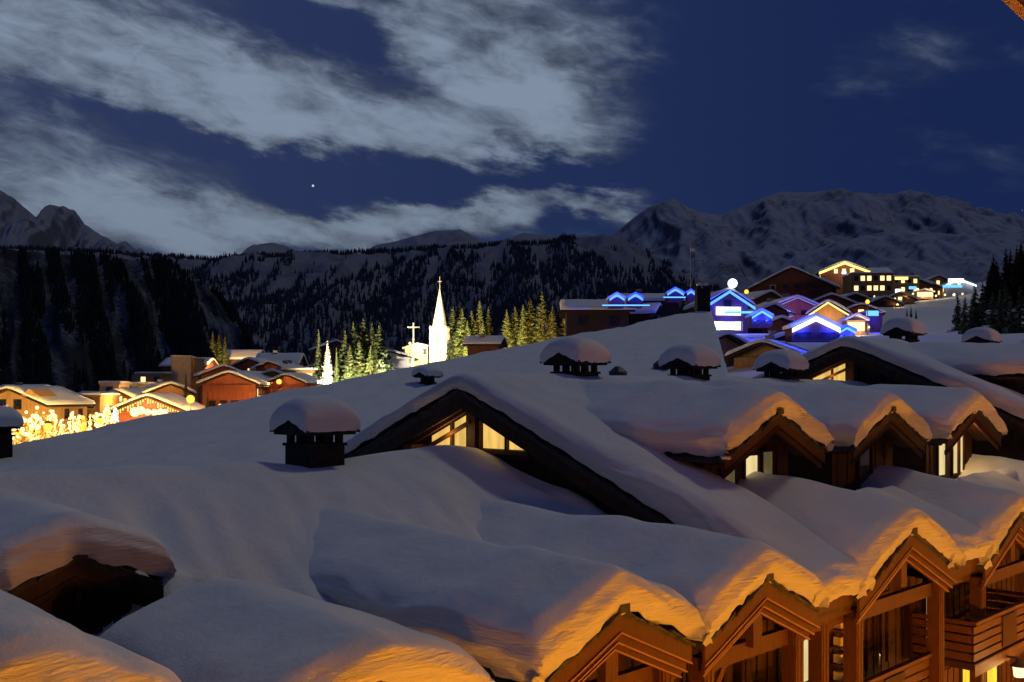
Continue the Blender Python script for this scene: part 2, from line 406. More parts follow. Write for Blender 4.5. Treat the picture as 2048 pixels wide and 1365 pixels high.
ridge('mountain_far', [(300, 540), (440, 518), (480, 510), (515, 490), (545, 485), (575, 492), (600, 506), (680, 506), (720, 507), (750, 492), (790, 483), (840, 470), (880, 461), (925, 460), (962, 480), (970, 487), (1010, 480), (1045, 466), (1075, 468), (1130, 472), (1180, 470), (1215, 478), (1280, 500), (1400, 560)],
      6500, 2300, 300, 300, 40, 170, 640, 3.0, MTF, 0.9, 9)
ridge('mountain_massif', [(1150, 500), (1225, 470), (1262, 440), (1300, 412), (1330, 404), (1348, 396), (1362, 408), (1400, 424), (1440, 432), (1480, 416), (1520, 398), (1560, 384), (1620, 386), (1660, 381), (1700, 385), (1760, 388), (1810, 390), (1860, 396), (1900, 408), (1960, 436), (2020, 452), (2100, 470), (2300, 480)],
      8200, 4600, 260, 360, 90, 400, 1000, 9.0, MTR, 1.15, 7)
ridge('mountain_peak', [(-300, 300), (-100, 345), (0, 380), (35, 405), (72, 436), (98, 425), (124, 411), (150, 420), (170, 448), (205, 470), (240, 500), (300, 520), (420, 540)],
      4600, 1900, 120, 240, 60, 320, 480, 5.0, MTF, 1.0, 18)
ridge('mountain_spur', [(1560, 540), (1620, 505), (1660, 488), (1720, 474), (1790, 462), (1860, 470), (1920, 474), (1960, 470), (2048, 500), (2200, 520)],
      5000, 2400, 200, 160, 44, 190, 620, 14.0, MTR, 1.05, 6)
ridge('wooded_hill', [(-200, 500), (0, 500), (150, 505), (240, 511), (330, 517), (430, 524), (480, 517), (600, 512), (700, 508), (800, 503), (900, 498), (1000, 492), (1100, 488), (1160, 474), (1200, 470), (1240, 486), (1320, 530), (1420, 570), (1560, 610), (1800, 640)],
      3000, 2150, -60, 280, 70, 130, 380, 21.0, MTC, 1.0, 3)
ridge('steep_slope', [(-500, 330), (-250, 400), (-80, 472), (0, 499), (120, 509), (240, 517), (320, 525), (390, 552), (450, 620), (505, 715), (570, 830)],
      [1750, 1700, 1650, 1620, 1580, 1540, 1500, 1440, 1340, 1200, 1050], 820, -120, 200, 56, 60, 150, 31.0, MTL, 0.9, 3, skew=190)
# far forest: too many to count, one mass of small conifers on the hillsides
def forest(name, spots, material, seed, hmin, hmax):
    r = random.Random(seed); V = []; F = []
    for (x, y, z) in spots:
        h = r.uniform(hmin, hmax); w_ = h * r.uniform(0.13, 0.20); a0 = r.random() * 6.28; b = len(V)
        for (z0, z1, ww) in ((0.10, 0.62, 1.0), (0.40, 1.0, 0.62)):
            i = len(V)
            for k in range(5):
                a = a0 + k * 1.2566
                V.append((x + math.cos(a) * w_ * ww * r.uniform(.8, 1.2), y + math.sin(a) * w_ * ww, z + h * z0))
            V.append((x, y, z + h * z1))
            for k in range(5): F.append((i + k, i + (k + 1) % 5, i + 5))
    m = MB(); m.v = V; m.f = F
    o = m.build(name, material); o['kind'] = 'stuff'; return o
sp = []
sf = SURF['wooded_hill']
for i in range(42000):
    u = rng.uniform(-60, 1620); t = rng.random() ** 1.3
    lane = 0.75 * nz(u / 30.0, t * 2.2, 3.3) + 0.6 * nz(u / 11.0, t * 9, 9.0)
    low = t * 2.1 - .3 + 0.55 * nz(u / 160, 3.7, t)
    if lane + low > 0.30 + .45 * rng.random() and t < .9: sp.append(sf(u, t))
    elif t < 0.04 and rng.random() < .8 and u < 1150: sp.append(sf(u, t))
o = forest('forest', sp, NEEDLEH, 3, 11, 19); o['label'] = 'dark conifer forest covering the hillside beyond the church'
sp = []
sf = SURF['steep_slope']
for i in range(20000):
    u = rng.uniform(-160, 540); t = rng.random()
    p = sf(u, t)
    pu = CX + p[0] / p[1] * FPX; pv = EYE - p[2] / p[1] * FPX
    # the open snow chute in the wood
    cu = 88 + (pv - 640) * 0.85
    if 640 < pv < 770 and abs(pu - cu) < 10 + 26 * max(0, 1 - abs(pv - 690) / 70): continue
    lane = nz(u / 24.0, t * 1.1, 5.3) + 0.4 * nz(u / 9.0, t * 3, 1.0)
    if lane > -0.12 + .25 * rng.random(): sp.append(p)
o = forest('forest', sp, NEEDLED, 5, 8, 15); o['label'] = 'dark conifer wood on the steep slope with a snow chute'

# ================================================================== THE HOTEL (near roofs)
# local frame of the hotel: x runs along the ridge, y away from the courtyard; helper coordinates a (along ridge), b (towards the courtyard)
ZB = -14.0
hotel = thing('hotel_building', 'long timber hotel with stepped snow-laden roofs, gabled dormers and dark chimneys', 'hotel', (-1.5, 28.3, ZB), R(45))
def H(a, b, z): return (a, -b, z - ZB)
def hw(a, b, z):
    return Vector((-1.5 + .70711 * (a + b), 28.3 + .70711 * (a - b), z))
def hb(m, a0, a1, b0, b1, z0, z1): return m.box(a0, a1, -b1, -b0, z0 - ZB, z1 - ZB)
def sst(x, a, b):
    k = max(0.0, min(1.0, (x - a) / (b - a))); return k * k * (3 - 2 * k)
def sabs(x, c): return math.sqrt(x * x + c * c) - c
TAN = 0.404

def axis(x0, x1, n, e0, e1, k=13):
    A = []
    lo, hi = x0, x1
    if e0:
        for i in range(k):
            p = i / k * math.pi / 2; A.append((x0 + e0 * (1 - math.cos(p)), math.sin(p) ** .55, -1, math.cos(p)))
        lo = x0 + e0
    if e1: hi = x1 - e1
    for i in range(n + 1): A.append((lo + (hi - lo) * i / n, 1.0, 0, 0.0))
    if e1:
        for i in reversed(range(k)):
            p = i / k * math.pi / 2; A.append((x1 - e1 * (1 - math.cos(p)), math.sin(p) ** .55, 1, math.cos(p)))
    return A
def sheet(m, zd, a0, a1, na, b0, b1, nb, t, ea0=0, ea1=0, eb0=0, eb1=0, seed=1.0, lay=.05, bulge=.10, und=.06, wav=.07, mapf=None):
    """a blanket of snow of thickness t on the deck zd(a, b), rounded off at the free edges"""
    rows = []
    for (b, hb_, sb, cb) in axis(b0, b1, nb, eb0, eb1):
        row = []
        for (a, ha, sa, ca) in axis(a0, a1, na, ea0, ea1):
            h = ha * hb_
            tt = (t(a, b) if callable(t) else t) * (1 + 0.16 * nz(a * .45, b * .45, seed) + .08 * nz(a * 1.3, b * 1.3, seed + 3))
            z = zd(a, b) + tt * h + und * h * nz(a * .8, b * .8, seed + 9)
            aa, bb = a, b
            for which, sgn, cc, hh in (('a', sa, ca, ha), ('b', sb, cb, hb_)):
                if sgn:
                    al = (b if which == 'a' else a)
                    zz = hh * (t(a, b) if callable(t) else t)
                    o_ = bulge * math.sin(math.pi * min(1, hh * .95)) + lay * (0.6 * math.sin(zz * 26 + 5 * nz(al * .6, seed)) + 1.3 * nz(al * 1.1, zz * 6, seed + 2) + .8 * nz(al * 3.1, zz * 11, seed + 4)) * (1 - hh * .6)
                    if hh < .02: o_ -= .02
                    if which == 'a': aa += sgn * o_ * cc ** .5
                    else: bb += sgn * o_ * cc ** .5
                    if hh < .3: z -= wav * (1 - hh / .3) * (.55 + .9 * nz(al * 1.9, seed * 3) + .5 * nz(al * 5, seed))
            if mapf: x, y = mapf(aa, bb); row.append((x, y, z))
            else: row.append(H(aa, bb, z))
        rows.append(row)
    m.grid(rows); return m

# ---- main roof decks: three sections stepping up the slope along one ridge
def roof_section(a0, a1, zr, t, nb_neg, eave_b, name, ripples=None, front_edge=True, blend=()):
    def zd(a, b):
        z = zr - TAN * sabs(b, .35)
        return z
    m = MB()
    for s_, w_, aw in ((1, eave_b, 2.3 if zr > -1 else a1 - a0), (-1, nb_neg, a1 - a0)):
        tk = TAN + (.032 if s_ > 0 and zr > -1 else 0)
        m.prism([H(a0 + .1, 0, zr - .02), H(a0 + .1, s_ * w_, zr - tk * w_ - .02), H(a0 + .1, s_ * w_, zr - tk * w_ - .24), H(a0 + .1, 0, zr - .24)], (aw - .1, 0, 0))
    deck = m.build('roof', SLATE, hotel)
    return deck, zd
SN1, SN2, SN3 = .42, .45, .45
# section 1 (lower): snow ridge z -1.55
Z1, Z2, Z3 = -1.97, 0.20, 2.20
deck1, zd1 = roof_section(-30, .6, Z1, SN1, 9, 8.8, 'low')
deck2, zd2 = roof_section(0.0, 24, Z2, SN2, 9, 10.7, 'mid')
deck3, zd3 = roof_section(23.2, 60, Z3, SN3, 9, 10.7, 'high')

# dormers: centre a, front b, deck-ridge z at the front, half width, length, snow thickness
ROW1 = {0: dict(a=-15.6, b=10.9, z=-3.02, W=1.75, L=5.5, t=.68), 1: dict(a=-11.0, b=10.7, z=-3.68, W=1.85, L=4.4, t=.68), 2: dict(a=-6.3, b=10.9, z=-3.46, W=1.98, L=8.0, t=.72),
        3: dict(a=-1.85, b=10.9, z=-3.54, W=2.06, L=8.0, t=.70), 4: dict(a=4.75, b=10.9, z=-3.28, W=2.7, L=5.6, t=.70, rise=.13), 5: dict(a=12.2, b=10.9, z=-3.52, W=2.7, L=5.6, t=.70, rise=.13),
        6: dict(a=20.3, b=10.9, z=-3.45, W=2.6, L=5.2, t=.66, rise=.13)}
ROW2 = {'A': dict(a=4.3, b=7.6, z=-.46, W=2.5, L=7.2, t=.70), 'B': dict(a=11.0, b=7.6, z=-.46, W=2.5, L=7.2, t=.70), 'C': dict(a=17.8, b=7.6, z=-.46, W=2.5, L=7.2, t=.70),
        'D': dict(a=-12.65, b=5.1, z=-2.52, W=1.42, L=5.0, t=.64), 'E': dict(a=27.6, b=7.6, z=1.75, W=2.3, L=7.0, t=.5)}
DT = 0.44
def blends(zs, dl):
    def f(a, b, z):
        for d in dl:
            zt = d['z'] + d['t'] - DT * sabs(a - d['a'], .3) - .05
            bj = (Z1 + SN1 - (d['z'] + d['t'])) / TAN
            k = zt - 1.6 * max(0, b - bj - 1.0) - 6 * max(0, abs(a - d['a']) - d['W'])
            hh = .25
            if abs(k - z) < hh: z = max(z, k) + (hh - abs(k - z)) ** 2 / (4 * hh)
            elif k > z: z = k
        return z
    return f
bl = blends(Z1, [ROW1[1], ROW1[2], ROW1[3], ROW2['D'], ROW1[0]])
def z1s(a, b):
    z = zd1(a, b)
    # long slide creases running down the slope
    k = max(0, min(1, (b - .8) / 1.5)) * max(0, min(1, (9 - b) / 2)) * max(0, min(1, (a + 18) / 3))
    aa = a + .35 * b * .3 + .5 * nz(b * .25, a * .2, 4.0)
    z += k * (.12 * (1 - 2 * abs(nz(aa * 1.15, b * .22, 7.7))) + .06 * nz(aa * 2.8, b * .5, 2.2))
    z += .10 * nz(a * .22, b * .2, 12.0)
    # scour hollow and drift round the chimney
    r_ = math.hypot(a + 4.75, b + .2)
    z -= .22 * math.exp(-(r_ / 1.1) ** 2)
    # drift that banks up against the gable of the next section
    z += .14 * math.exp(-((a + .6) / 1.2) ** 2) * math.exp(-((b - .3) / 1.6) ** 2)
    z -= 5.5 * sst(b, 3.9, 4.6) * (1 - sst(b, 7.6, 8.8)) * (1 - sst(a + .67 * (b - 3.6), -10.9, -10.2))
    z += .34 * math.exp(-((a - .3) / .9) ** 2) * sst(b, 1.5, 4.0)
    return bl(a, b, z + SN1) - SN1
m = MB(); sheet(m, z1s, -30, .55, 190, -9, 8.9, 130, SN1, seed=3.0, lay=.05)
m.build('roof_snow', SNOW, deck1, True)
def z2s(a, b):
    return zd2(a, b) - .032 * max(0, b) - 1.75 * sst(b, 3.8, 5.2) * sst(a, 2.15, 2.75) - .4 * sst(b, 7.8, 9.2) * (1 - sst(a, 2.15, 2.75))
def z3s(a, b):
    return zd3(a, b) - .032 * max(0, b) - 1.75 * sst(b, 3.8, 5.2) * sst(a, 25.2, 25.9)
m = MB(); sheet(m, z2s, -.05, 23.8, 130, -9, 9.3, 100, (lambda a, b: SN2 + .032 * max(0, b)), ea0=.36, seed=5.0, lay=.05)
m.build('roof_snow', SNOWL, deck2, True)
for k_, (p, q) in enumerate(((-.05, 2.45), (7.0, 9.95), (14.5, 18.1))):      # snow on the eaves between the lower gables
    m = MB(); sheet(m, (lambda a, b: zd2(a, b) - .14 + .12 * sst(b, 5.4, 7.2) - .2 * sst(b, 8.5, 10.5)) if k_ == 0 else (lambda a, b: zd2(a, b) - .25), p, q, 22, 5.3 if k_ == 0 else 8.2, 10.95, 34, SN2 + .1, ea0=.32 if k_ == 0 else .25, ea1=.25, eb1=.36, seed=31.0 + k_, lay=.08)
    m.build('eave_snow', SNOWL, deck2, True)
m = MB(); sheet(m, z3s, 23.15, 60, 100, -9, 10.95, 80, (lambda a, b: SN3 + .032 * max(0, b)), ea0=.36, eb1=.4, seed=8.0, lay=.04)
m.build('roof_snow', SNOWL, deck3, True)

# walls under the roofs
m = MB(); hb(m, -30, 60, -7.5, 9.1, ZB, -6.3); m.build('wall', DARKWOOD, hotel)
m = MB()
for (a0, zr, aend) in ((.75, Z2, 23.9), (23.95, Z3, 58)):
    m.prism([H(a0, 3.6, zr - TAN * 3.6 - .40), H(a0, 0, zr - .26), H(a0, -7.4, zr - TAN * 7.4 - .26), H(a0, -7.4, -6.2), H(a0, 3.6, -6.2)], (aend - a0, 0, 0))
    m.prism([H(a0, 9.0, zr - TAN * 9.0 - .56), H(a0, 3.6, zr - TAN * 3.6 - .40), H(a0, 3.6, -6.2), H(a0, 9.0, -6.2)], (1.2, 0, 0))
gw = m.build('gable_wall', DARKWOOD, hotel)

def rake_pair(m, a0, z, W, hgt, b0, b1, tan=DT, w0=0.0):
    """both slopes of one bargeboard, between b0 and b1"""
    for s_ in (-1, 1):
        m.prism([H(a0 + s_ * w0, b0, z - tan * w0), H(a0 + s_ * W, b0, z - tan * W), H(a0 + s_ * W, b0, z - tan * W - hgt), H(a0 + s_ * w0, b0, z - tan * w0 - hgt)], (0, -(b1 - b0), 0))
# bargeboards of the big gables (they face along the ridge)
for (a0, zr, w1, w2) in ((0.1, Z2, 10.6, 8.8), (23.3, Z3, 10.6, 8.8)):
    for s_, w_ in ((1, w1), (-1, w2)):
        mm = MB()
        tk = TAN + (.032 if s_ > 0 else 0)
        mm.prism([H(a0, 0, zr - .25), H(a0, s_ * w_, zr - tk * w_ - .25), H(a0, s_ * w_, zr - tk * w_ - .60), H(a0, 0, zr - .60)], (.08, 0, 0))
        mm.build('bargeboard', DARKWOOD, gw)
# slates poking out under the snow of the big gables
r_ = random.Random(3)
for (a0, zr, w1) in ((0.0, Z2, 10.6), (23.2, Z3, 10.6)):
    x = 0.0
    while x < w1 - .5:
        for s_ in (1, -1):
            if s_ < 0 and x > 6: continue
            TK = TAN + (.032 if s_ > 0 else 0); l_ = r_.uniform(.35, .6); dz_ = r_.uniform(-.01, .035); o_ = r_.uniform(-.06, .05)
            mm = MB(); mm.prism([H(a0 + o_, s_ * x, zr - TK * x - .04 + dz_), H(a0 + o_, s_ * (x + l_), zr - TK * (x + l_) - .06 + dz_), H(a0 + o_, s_ * (x + l_), zr - TK * (x + l_) - .11 + dz_), H(a0 + o_, s_ * x, zr - TK * x - .09 + dz_)], (.5, 0, 0))
            mm.build('slate', SLATE, gw)
        x += .5

# glazed gable windows of the middle and upper sections
def gable_glazing(a, zr, lit, b_sh=0.0, sill=-1.52):
    base = zr - 1.28
    for s_, cols in ((-1, ((.34, .92), (1.0, 1.95))), (1, ((.30, 1.28), (1.36, 2.0))))[:1 if zr > 1 else 2]:
        for c0, c1 in cols:
            zt = lambda b: zr - .62 - TAN * abs(b) * 1.04
            z0 = sill
            pts = [H(a, s_ * c0, z0), H(a, s_ * c1, z0)]
            if zt(c1) > z0 + .03: pts.append(H(a, s_ * c1, zt(c1)))
            pts.append(H(a, s_ * c0, zt(c0)))
            mm = MB(); mm.prism(pts, (.03, 0, 0)); mm.build('pane', lit, gw)
    for b0, b1 in ((-.30, -.16), (.12, .26), (-1.0, -.92), (1.28, 1.36)):
        mm = MB(); hb(mm, a - .12, a + .05, b0, b1, sill - .05, zr - .55 - TAN * abs(b0)); mm.build('mullion', WOODD, gw)
    mm = MB(); hb(mm, a - .16, a + .05, -.16, .12, sill - .5, zr - .5); mm.build('centre_post', WOOD, gw)
    mm = MB(); hb(mm, a - .14, a + .06, -2.3, 2.2, sill - .14, sill - .02); mm.build('sill', WOOD, gw)
    mm = MB(); hb(mm, a - .62, a - .05, -2.55, -2.2, sill - .30, sill + .02); mm.build('beam', WOOD, gw)
    for k, off in enumerate((0.0, .34)):
        mm = MB(); mm.prism([H(a - .35 + off * .5, -2.6, zr - .58 - TAN * 2.6 - off), H(a - .35 + off * .5, -.1, zr - .58 - off), H(a - .35 + off * .5, -.1, zr - .70 - off), H(a - .35 + off * .5, -2.6, zr - .70 - TAN * 2.6 - off)], (.1, 0, 0))
        mm.build('rafter', WOOD, gw)
gable_glazing(.66, Z2, PANE)
gable_glazing(23.9, Z3, PANE, sill=Z3 - 1.72)
point('gable_room_light', H(.35, -.9, -1.2), (1.0, .6, .2), 16, .2, gw)
point('gable_room_light', H(23.6, -.9, Z3 - 1.4), (1.0, .6, .2), 12, .2, gw)

# ---- dormers
def dormer(d, style, seed, wood, dark, fill=None):
    a0, bf, zr, W, L, t = d['a'], d['b'], d['z'], d['W'], d['L'], d['t']
    rec = d.get('rec', 1.75); wz = d.get('wz', -9.0)
    m = MB()
    # cheeks and recessed gable wall
    wi = W - .42
    m.prism([H(a0 - wi, bf - rec, wz), H(a0 + wi, bf - rec, wz), H(a0 + wi, bf - rec, zr - .14 - DT * wi), H(a0, bf - rec, zr - .14), H(a0 - wi, bf - rec, zr - .14 - DT * wi)], (0, L - rec - .2, 0))
    body = m.build('dormer', dark, hotel)
    m = MB()
    for s_ in (-1, 1):
        m.prism([H(a0, bf, zr), H(a0 + s_ * W, bf, zr - DT * W), H(a0 + s_ * W, bf, zr - DT * W - .10), H(a0, bf, zr - .10)], (0, L, 0))
    m.build('dormer_roof', SLATE, body)
    zdd = lambda a, b: zr - DT * sabs(a - a0, .30)  + d.get('rise', .03) * (bf - b)
    m = MB(); sheet(m, zdd, a0 - W - .03, a0 + W + .03, 44, bf - L, bf + .05, 46, t, ea0=.46, ea1=.46, eb1=.40, seed=seed * 1.7, lay=.075, bulge=.13, wav=.12)
    m.build('snow_cover', SNOWL, body, True)
    # ragged slate edge
    r = random.Random(int(seed * 100)); n = 9
    for s_ in (-1, 1):
        for i in range(n):
            x0 = i / n * W; x1 = x0 + W / n * r.uniform(.9, 1.15); pr = r.uniform(.02, .10); dz_ = r.uniform(-.02, .03) + .02
            mm = MB(); mm.prism([H(a0 + s_ * x0, bf + pr, zr - DT * x0 + dz_), H(a0 + s_ * x1, bf + pr, zr - DT * x1 + dz_ - .03), H(a0 + s_ * x1, bf + pr, zr - DT * x1 + dz_ - .07), H(a0 + s_ * x0, bf + pr, zr - DT * x0 + dz_ - .05)], (0, .55, 0))
            mm.build('slate', SLATE, body)
        for i in range(4):                          # slates along the eave
            y0 = bf - L * .8 * i / 4 - .2
            mm = MB(); xs = a0 + s_ * (W + r.uniform(.02, .12)); xi = a0 + s_ * (W - .4); ze = zr - DT * W
            mm.prism([H(xs, y0, ze - .06), H(xi, y0, ze + .12), H(xi, y0, ze + .07), H(xs, y0, ze - .11)], (0, r.uniform(.5, .9), 0))
            mm.build('slate', SLATE, body)
    mm = MB(); hb(mm, a0 - .12, a0 + .12, bf - .4, bf + .10, zr - .04, zr + .10); mm.build('ridge_cap', SLATE, body)
    # stepped bargeboards, each slope its own board
    boards = ((.10, .30, 0.0), (.40, .17, .07), (.57, .13, .14)) if style == 'front' else ((.10, .26, 0.0), (.36, .15, .07))
    for (dz_, hg, back) in boards:
        for s_ in (-1, 1):
            Wb = W - back * .9
            mm = MB(); mm.prism([H(a0, bf - back, zr - dz_), H(a0 + s_ * Wb, bf - back, zr - dz_ - DT * Wb), H(a0 + s_ * Wb, bf - back, zr - dz_ - DT * Wb - hg), H(a0, bf - back, zr - dz_ - hg)], (0, .06, 0))
            mm.build('bargeboard', wood, body)
            mm = MB(); mm.prism([H(a0, bf - back + .025, zr - dz_ - hg + .035), H(a0 + s_ * Wb, bf - back + .025, zr - dz_ - DT * Wb - hg + .035), H(a0 + s_ * Wb, bf - back + .025, zr - dz_ - DT * Wb - hg + .005), H(a0, bf - back + .025, zr - dz_ - hg + .005)], (0, .024, 0))
            mm.build('edge_moulding', MOULD if style == 'front' else wood, body)
    # soffit boards between bargeboard and wall
    for s_ in (-1, 1):
        for i in range(3):
            y0 = bf - .22 - i * (rec - .22) / 3; y1 = bf - .22 - (i + 1) * (rec - .22) / 3 + .012
            mm = MB(); mm.prism([H(a0, y0, zr - .15), H(a0 + s_ * (W - .05), y0, zr - .15 - DT * (W - .05)), H(a0 + s_ * (W - .05), y0, zr - .19 - DT * (W - .05)), H(a0, y0, zr - .19)], (0, y0 - y1, 0))
            mm.build('soffit_board', wood, body)
    # vertical cladding boards on the gable wall
    nb_ = 11 if style == 'front' else 13
    for i in range(nb_):
        x0 = -wi + 2 * wi * i / nb_; x1 = -wi + 2 * wi * (i + 1) / nb_ - .03
        zt = lambda x: zr - .22 - DT * abs(x)
        if style == 'window' and d.get('win') and any(x1 > p0 and x0 < p1 for p0, p1, *_ in d['win']): 
            zlow = max(q[3] for q in d['win']) + .06
        else: zlow = wz + .2
        mm = MB(); mm.prism([H(a0 + x0, bf - rec + .012 + .02 * (i % 2), zlow), H(a0 + x1, bf - rec + .012 + .02 * (i % 2), zlow), H(a0 + x1, bf - rec + .012 + .02 * (i % 2), zt(x1)), H(a0 + x0, bf - rec + .012 + .02 * (i % 2), zt(x0))], (0, .03, 0))
        mm.build('plank', WOODD, body)  # dark timber here carries the shade of the recess in its colour
    if d.get('win'):
        for (p0, p1, z0, z1, pm) in d['win']:
            bq = bf - rec + .03
            mm = MB(); hb(mm, a0 + p0, a0 + p1, bq, bq + .02, z0, z1); pn = mm.build('pane', pm, body)
            for q0, q1, y0, y1 in ((p0 - .08, p0, z0, z1), (p1, p1 + .08, z0, z1), (p0 - .08, p1 + .08, z1, z1 + .08), (p0 - .08, p1 + .08, z0 - .08, z0)):
                mm = MB(); hb(mm, a0 + q0, a0 + q1, bq - .01, bq + .07, y0, y1); mm.build('window_frame', wood, body)
    if style == 'front':
        # tie beam with rounded ends, king post
        for s_ in (-1, 1):
            zf = zr - DT * (W - .35) - .62
            pts = [H(a0, bf - .34, zf + .12), H(a0 + s_ * (W - .25), bf - .34, zf + .12)]
            for k in range(6):
                an = k / 5 * math.pi / 2
                pts.append(H(a0 + s_ * (W - .25 - .30 * (1 - math.cos(an))), bf - .34, zf + .08 - .30 * math.sin(an)))
            pts.append(H(a0, bf - .34, zf - .22))
            mm = MB(); mm.prism(pts, (0, .16, 0)); mm.build('tie_beam', wood, body)
        mm = MB(); hb(mm, a0 - .16, a0 + .16, bf - .36, bf - .18, zr - 1.35, zr - .62); mm.build('king_post', wood, body)
    return body
r1m = {k: WOOD for k in ROW1}
for k, d in ROW1.items(): d['wz'] = -6.5
for k, d in ROW2.items():
    d['rec'] = .3 if k == 'D' else .9; d['wz'] = -5.5 if k in 'ABC' else (-9.0 if k == 'D' else -3.5)
zw = -2.85
ROW2['A']['win'] = [(-.25, .38, zw, -1.62, PANEW), (.62, 1.15, zw, -1.55, PANEDIM), (-1.35, -.72, zw, -1.95, PANEDIM)]
ROW2['B']['win'] = [(-.4, .4, zw, -1.62, PANED)]
ROW2['C']['win'] = [(-1.2, -.55, zw, -1.25, PANEW), (.1, .55, zw, -.95, PANEW), (.75, 1.05, zw, -1.3, PANEW)]
ROW2['E']['win'] = [(-.4, .4, -.6, .5, PANED)]
for k, d in ROW1.items(): dormer(d, 'front', 2.0 + k * 1.3, WOOD, DARKWOOD)
for i, (k, d) in enumerate(ROW2.items()): dormer(d, 'window', 21.0 + i * 1.7, WOODD if k in 'AC' else DARKWOOD, DARKWOOD)
dA, dC = ROW2['A'], ROW2['C']
point('porch_light', H(dC['a'] + .1, dC['b'] - .55, -1.35), (1.0, .58, .2), 70, .12, hotel)
point('porch_light', H(dA['a'] + .1, dA['b'] - .5, -2.5), (1.0, .5, .15), 3.5, .12, hotel)

# snow lying on the parapets in front of the upper dormers
def drift(a0, b0, wa, wb, z, hgt, seed, parent, rot=0.0):
    rows = []
    for j in range(15):
        row = []
        for i in range(23):
            x = -1 + 2 * i / 22; y = -1 + 2 * j / 14
            rr = min(1, (abs(x) ** 2.6 + abs(y) ** 2.6))
            h = hgt * (1 - rr) ** .5 + .05 * nz(x * 2, y * 2, seed)
            row.append(H(a0 + x * wa, b0 + y * wb, z + h - .10 - TAN * y * wb * rot))
        rows.append(row)
    MB().grid(rows).build('snow_drift', SNOW, parent, True)
for k, aa, sd2 in (('A', 5.2, 1.0), ('C', 19.3, 5.0)):
    drift(aa, 8.1, 1.5, .55, ROW2[k]['z'] - 2.55, .42, sd2, deck2)

# ---- facade below the lower row: fascia, posts, planks, doors, balconies
fac = MB(); hb(fac, -30, 60, 9.1, 9.25, ZB, -5.6); fac = fac.build('facade_wall', WOODD, hotel)
x = -9.0; i = 0
while x < 17:
    skip = (1.8 < x + .1 < 3.5) or (9.25 < x + .1 < 10.1)
    if not skip:
        mm = MB(); hb(mm, x, x + .19, 9.25, 9.29 + .02 * (i % 2), -8.0, -4.75); mm.build('plank', WOODD, fac)  # darker boards paint in the shade under the upper recess
    if not (11.8 < x < 15.1):
        mm = MB(); hb(mm, x, x + .19, 9.25, 9.29 + .02 * (i % 2), -11.5, -8.1); mm.build('plank', WOOD, fac)
    x += .22; i += 1
def door(a0, a1, z0, z1, pm, b=9.26, name='door', bars=1):
    mm = MB(); hb(mm, a0, a1, b + .01, b + .03, z0, z1); mm.build('pane', pm, fac)
    for q0, q1, y0, y1 in ((a0 - .09, a0, z0, z1 + .09), (a1, a1 + .09, z0, z1 + .09), (a0, a1, z1, z1 + .09)):
        mm = MB(); hb(mm, q0, q1, b, b + .10, y0, y1); mm.build('door_frame', WOODD, fac)
    for k in range(bars):
        c = a0 + (a1 - a0) * (k + 1) / (bars + 1)
        mm = MB(); hb(mm, c - .04, c + .04, b + .02, b + .08, z0, z1); mm.build('mullion', WOODD, fac)
door(2.0, 2.18, -7.3, -5.2, PANEW, bars=0)
door(2.36, 3.35, -7.3, -5.2, PANEW, bars=0)
door(9.35, 10.0, -7.1, -5.5, PANEW, bars=0)
door(12.0, 15.0, -10.4, -7.62, PANEY, bars=2)
door(-3.6, -2.4, -7.3, -5.4, PANED); door(5.8, 6.9, -7.1, -5.3, PANED); door(-8.2, -7.0, -7.3, -5.4, PANED)
# eave fascia boards between the gables
for (p, q) in ((.15, 2.1), (7.4, 9.55), (14.9, 17.7)):
    for k, (z0, z1, bb) in enumerate(((-4.62, -4.36, 10.75), (-4.84, -4.62, 10.68), (-5.1, -4.86, 10.5))):
        mm = MB(); hb(mm, p, q, bb - .07, bb, z0, z1); mm.build('fascia_board', WOOD, fac)
    if p > -5:
        for k in range(5):
            y0 = 9.3 + k * .26
            mm = MB(); hb(mm, p, q, y0, y0 + .245, -4.86, -4.82); mm.build('soffit_board', WOODD, fac)
# posts
POSTS = []
for k in (1, 2, 3, 4, 5, 6):
    d = ROW1[k]
    for s_ in (-1, 1): POSTS.append((d['a'] + s_ * (d['W'] - .42), d['b'] - .35, d['z'] - DT * d['W'] - .35))
POSTS += [(1.25, 10.35, -4.9)]
for (pa, pb, zt) in POSTS:
    mm = MB(); hb(mm, pa - .16, pa + .16, pb - .16, pb + .16, ZB, zt); po = mm.build('post', WOOD, hotel)
    for e in (-.09, .05):
        mm = MB(); hb(mm, pa + e, pa + e + .04, pb + .15, pb + .175, ZB, zt - .1); mm.build('groove_batten', WOODB, po)
    mm = MB()
    mm.prism([H(pa - .20, pb + .12, zt), H(pa + .62, pb + .12, zt + .02), H(pa + .60, pb + .12, zt - .12), H(pa + .40, pb + .12, zt - .28), H(pa + .16, pb + .12, zt - .34), H(pa - .20, pb + .12, zt - .34)], (0, .2, 0))
    mm.build('bracket', WOOD, po)
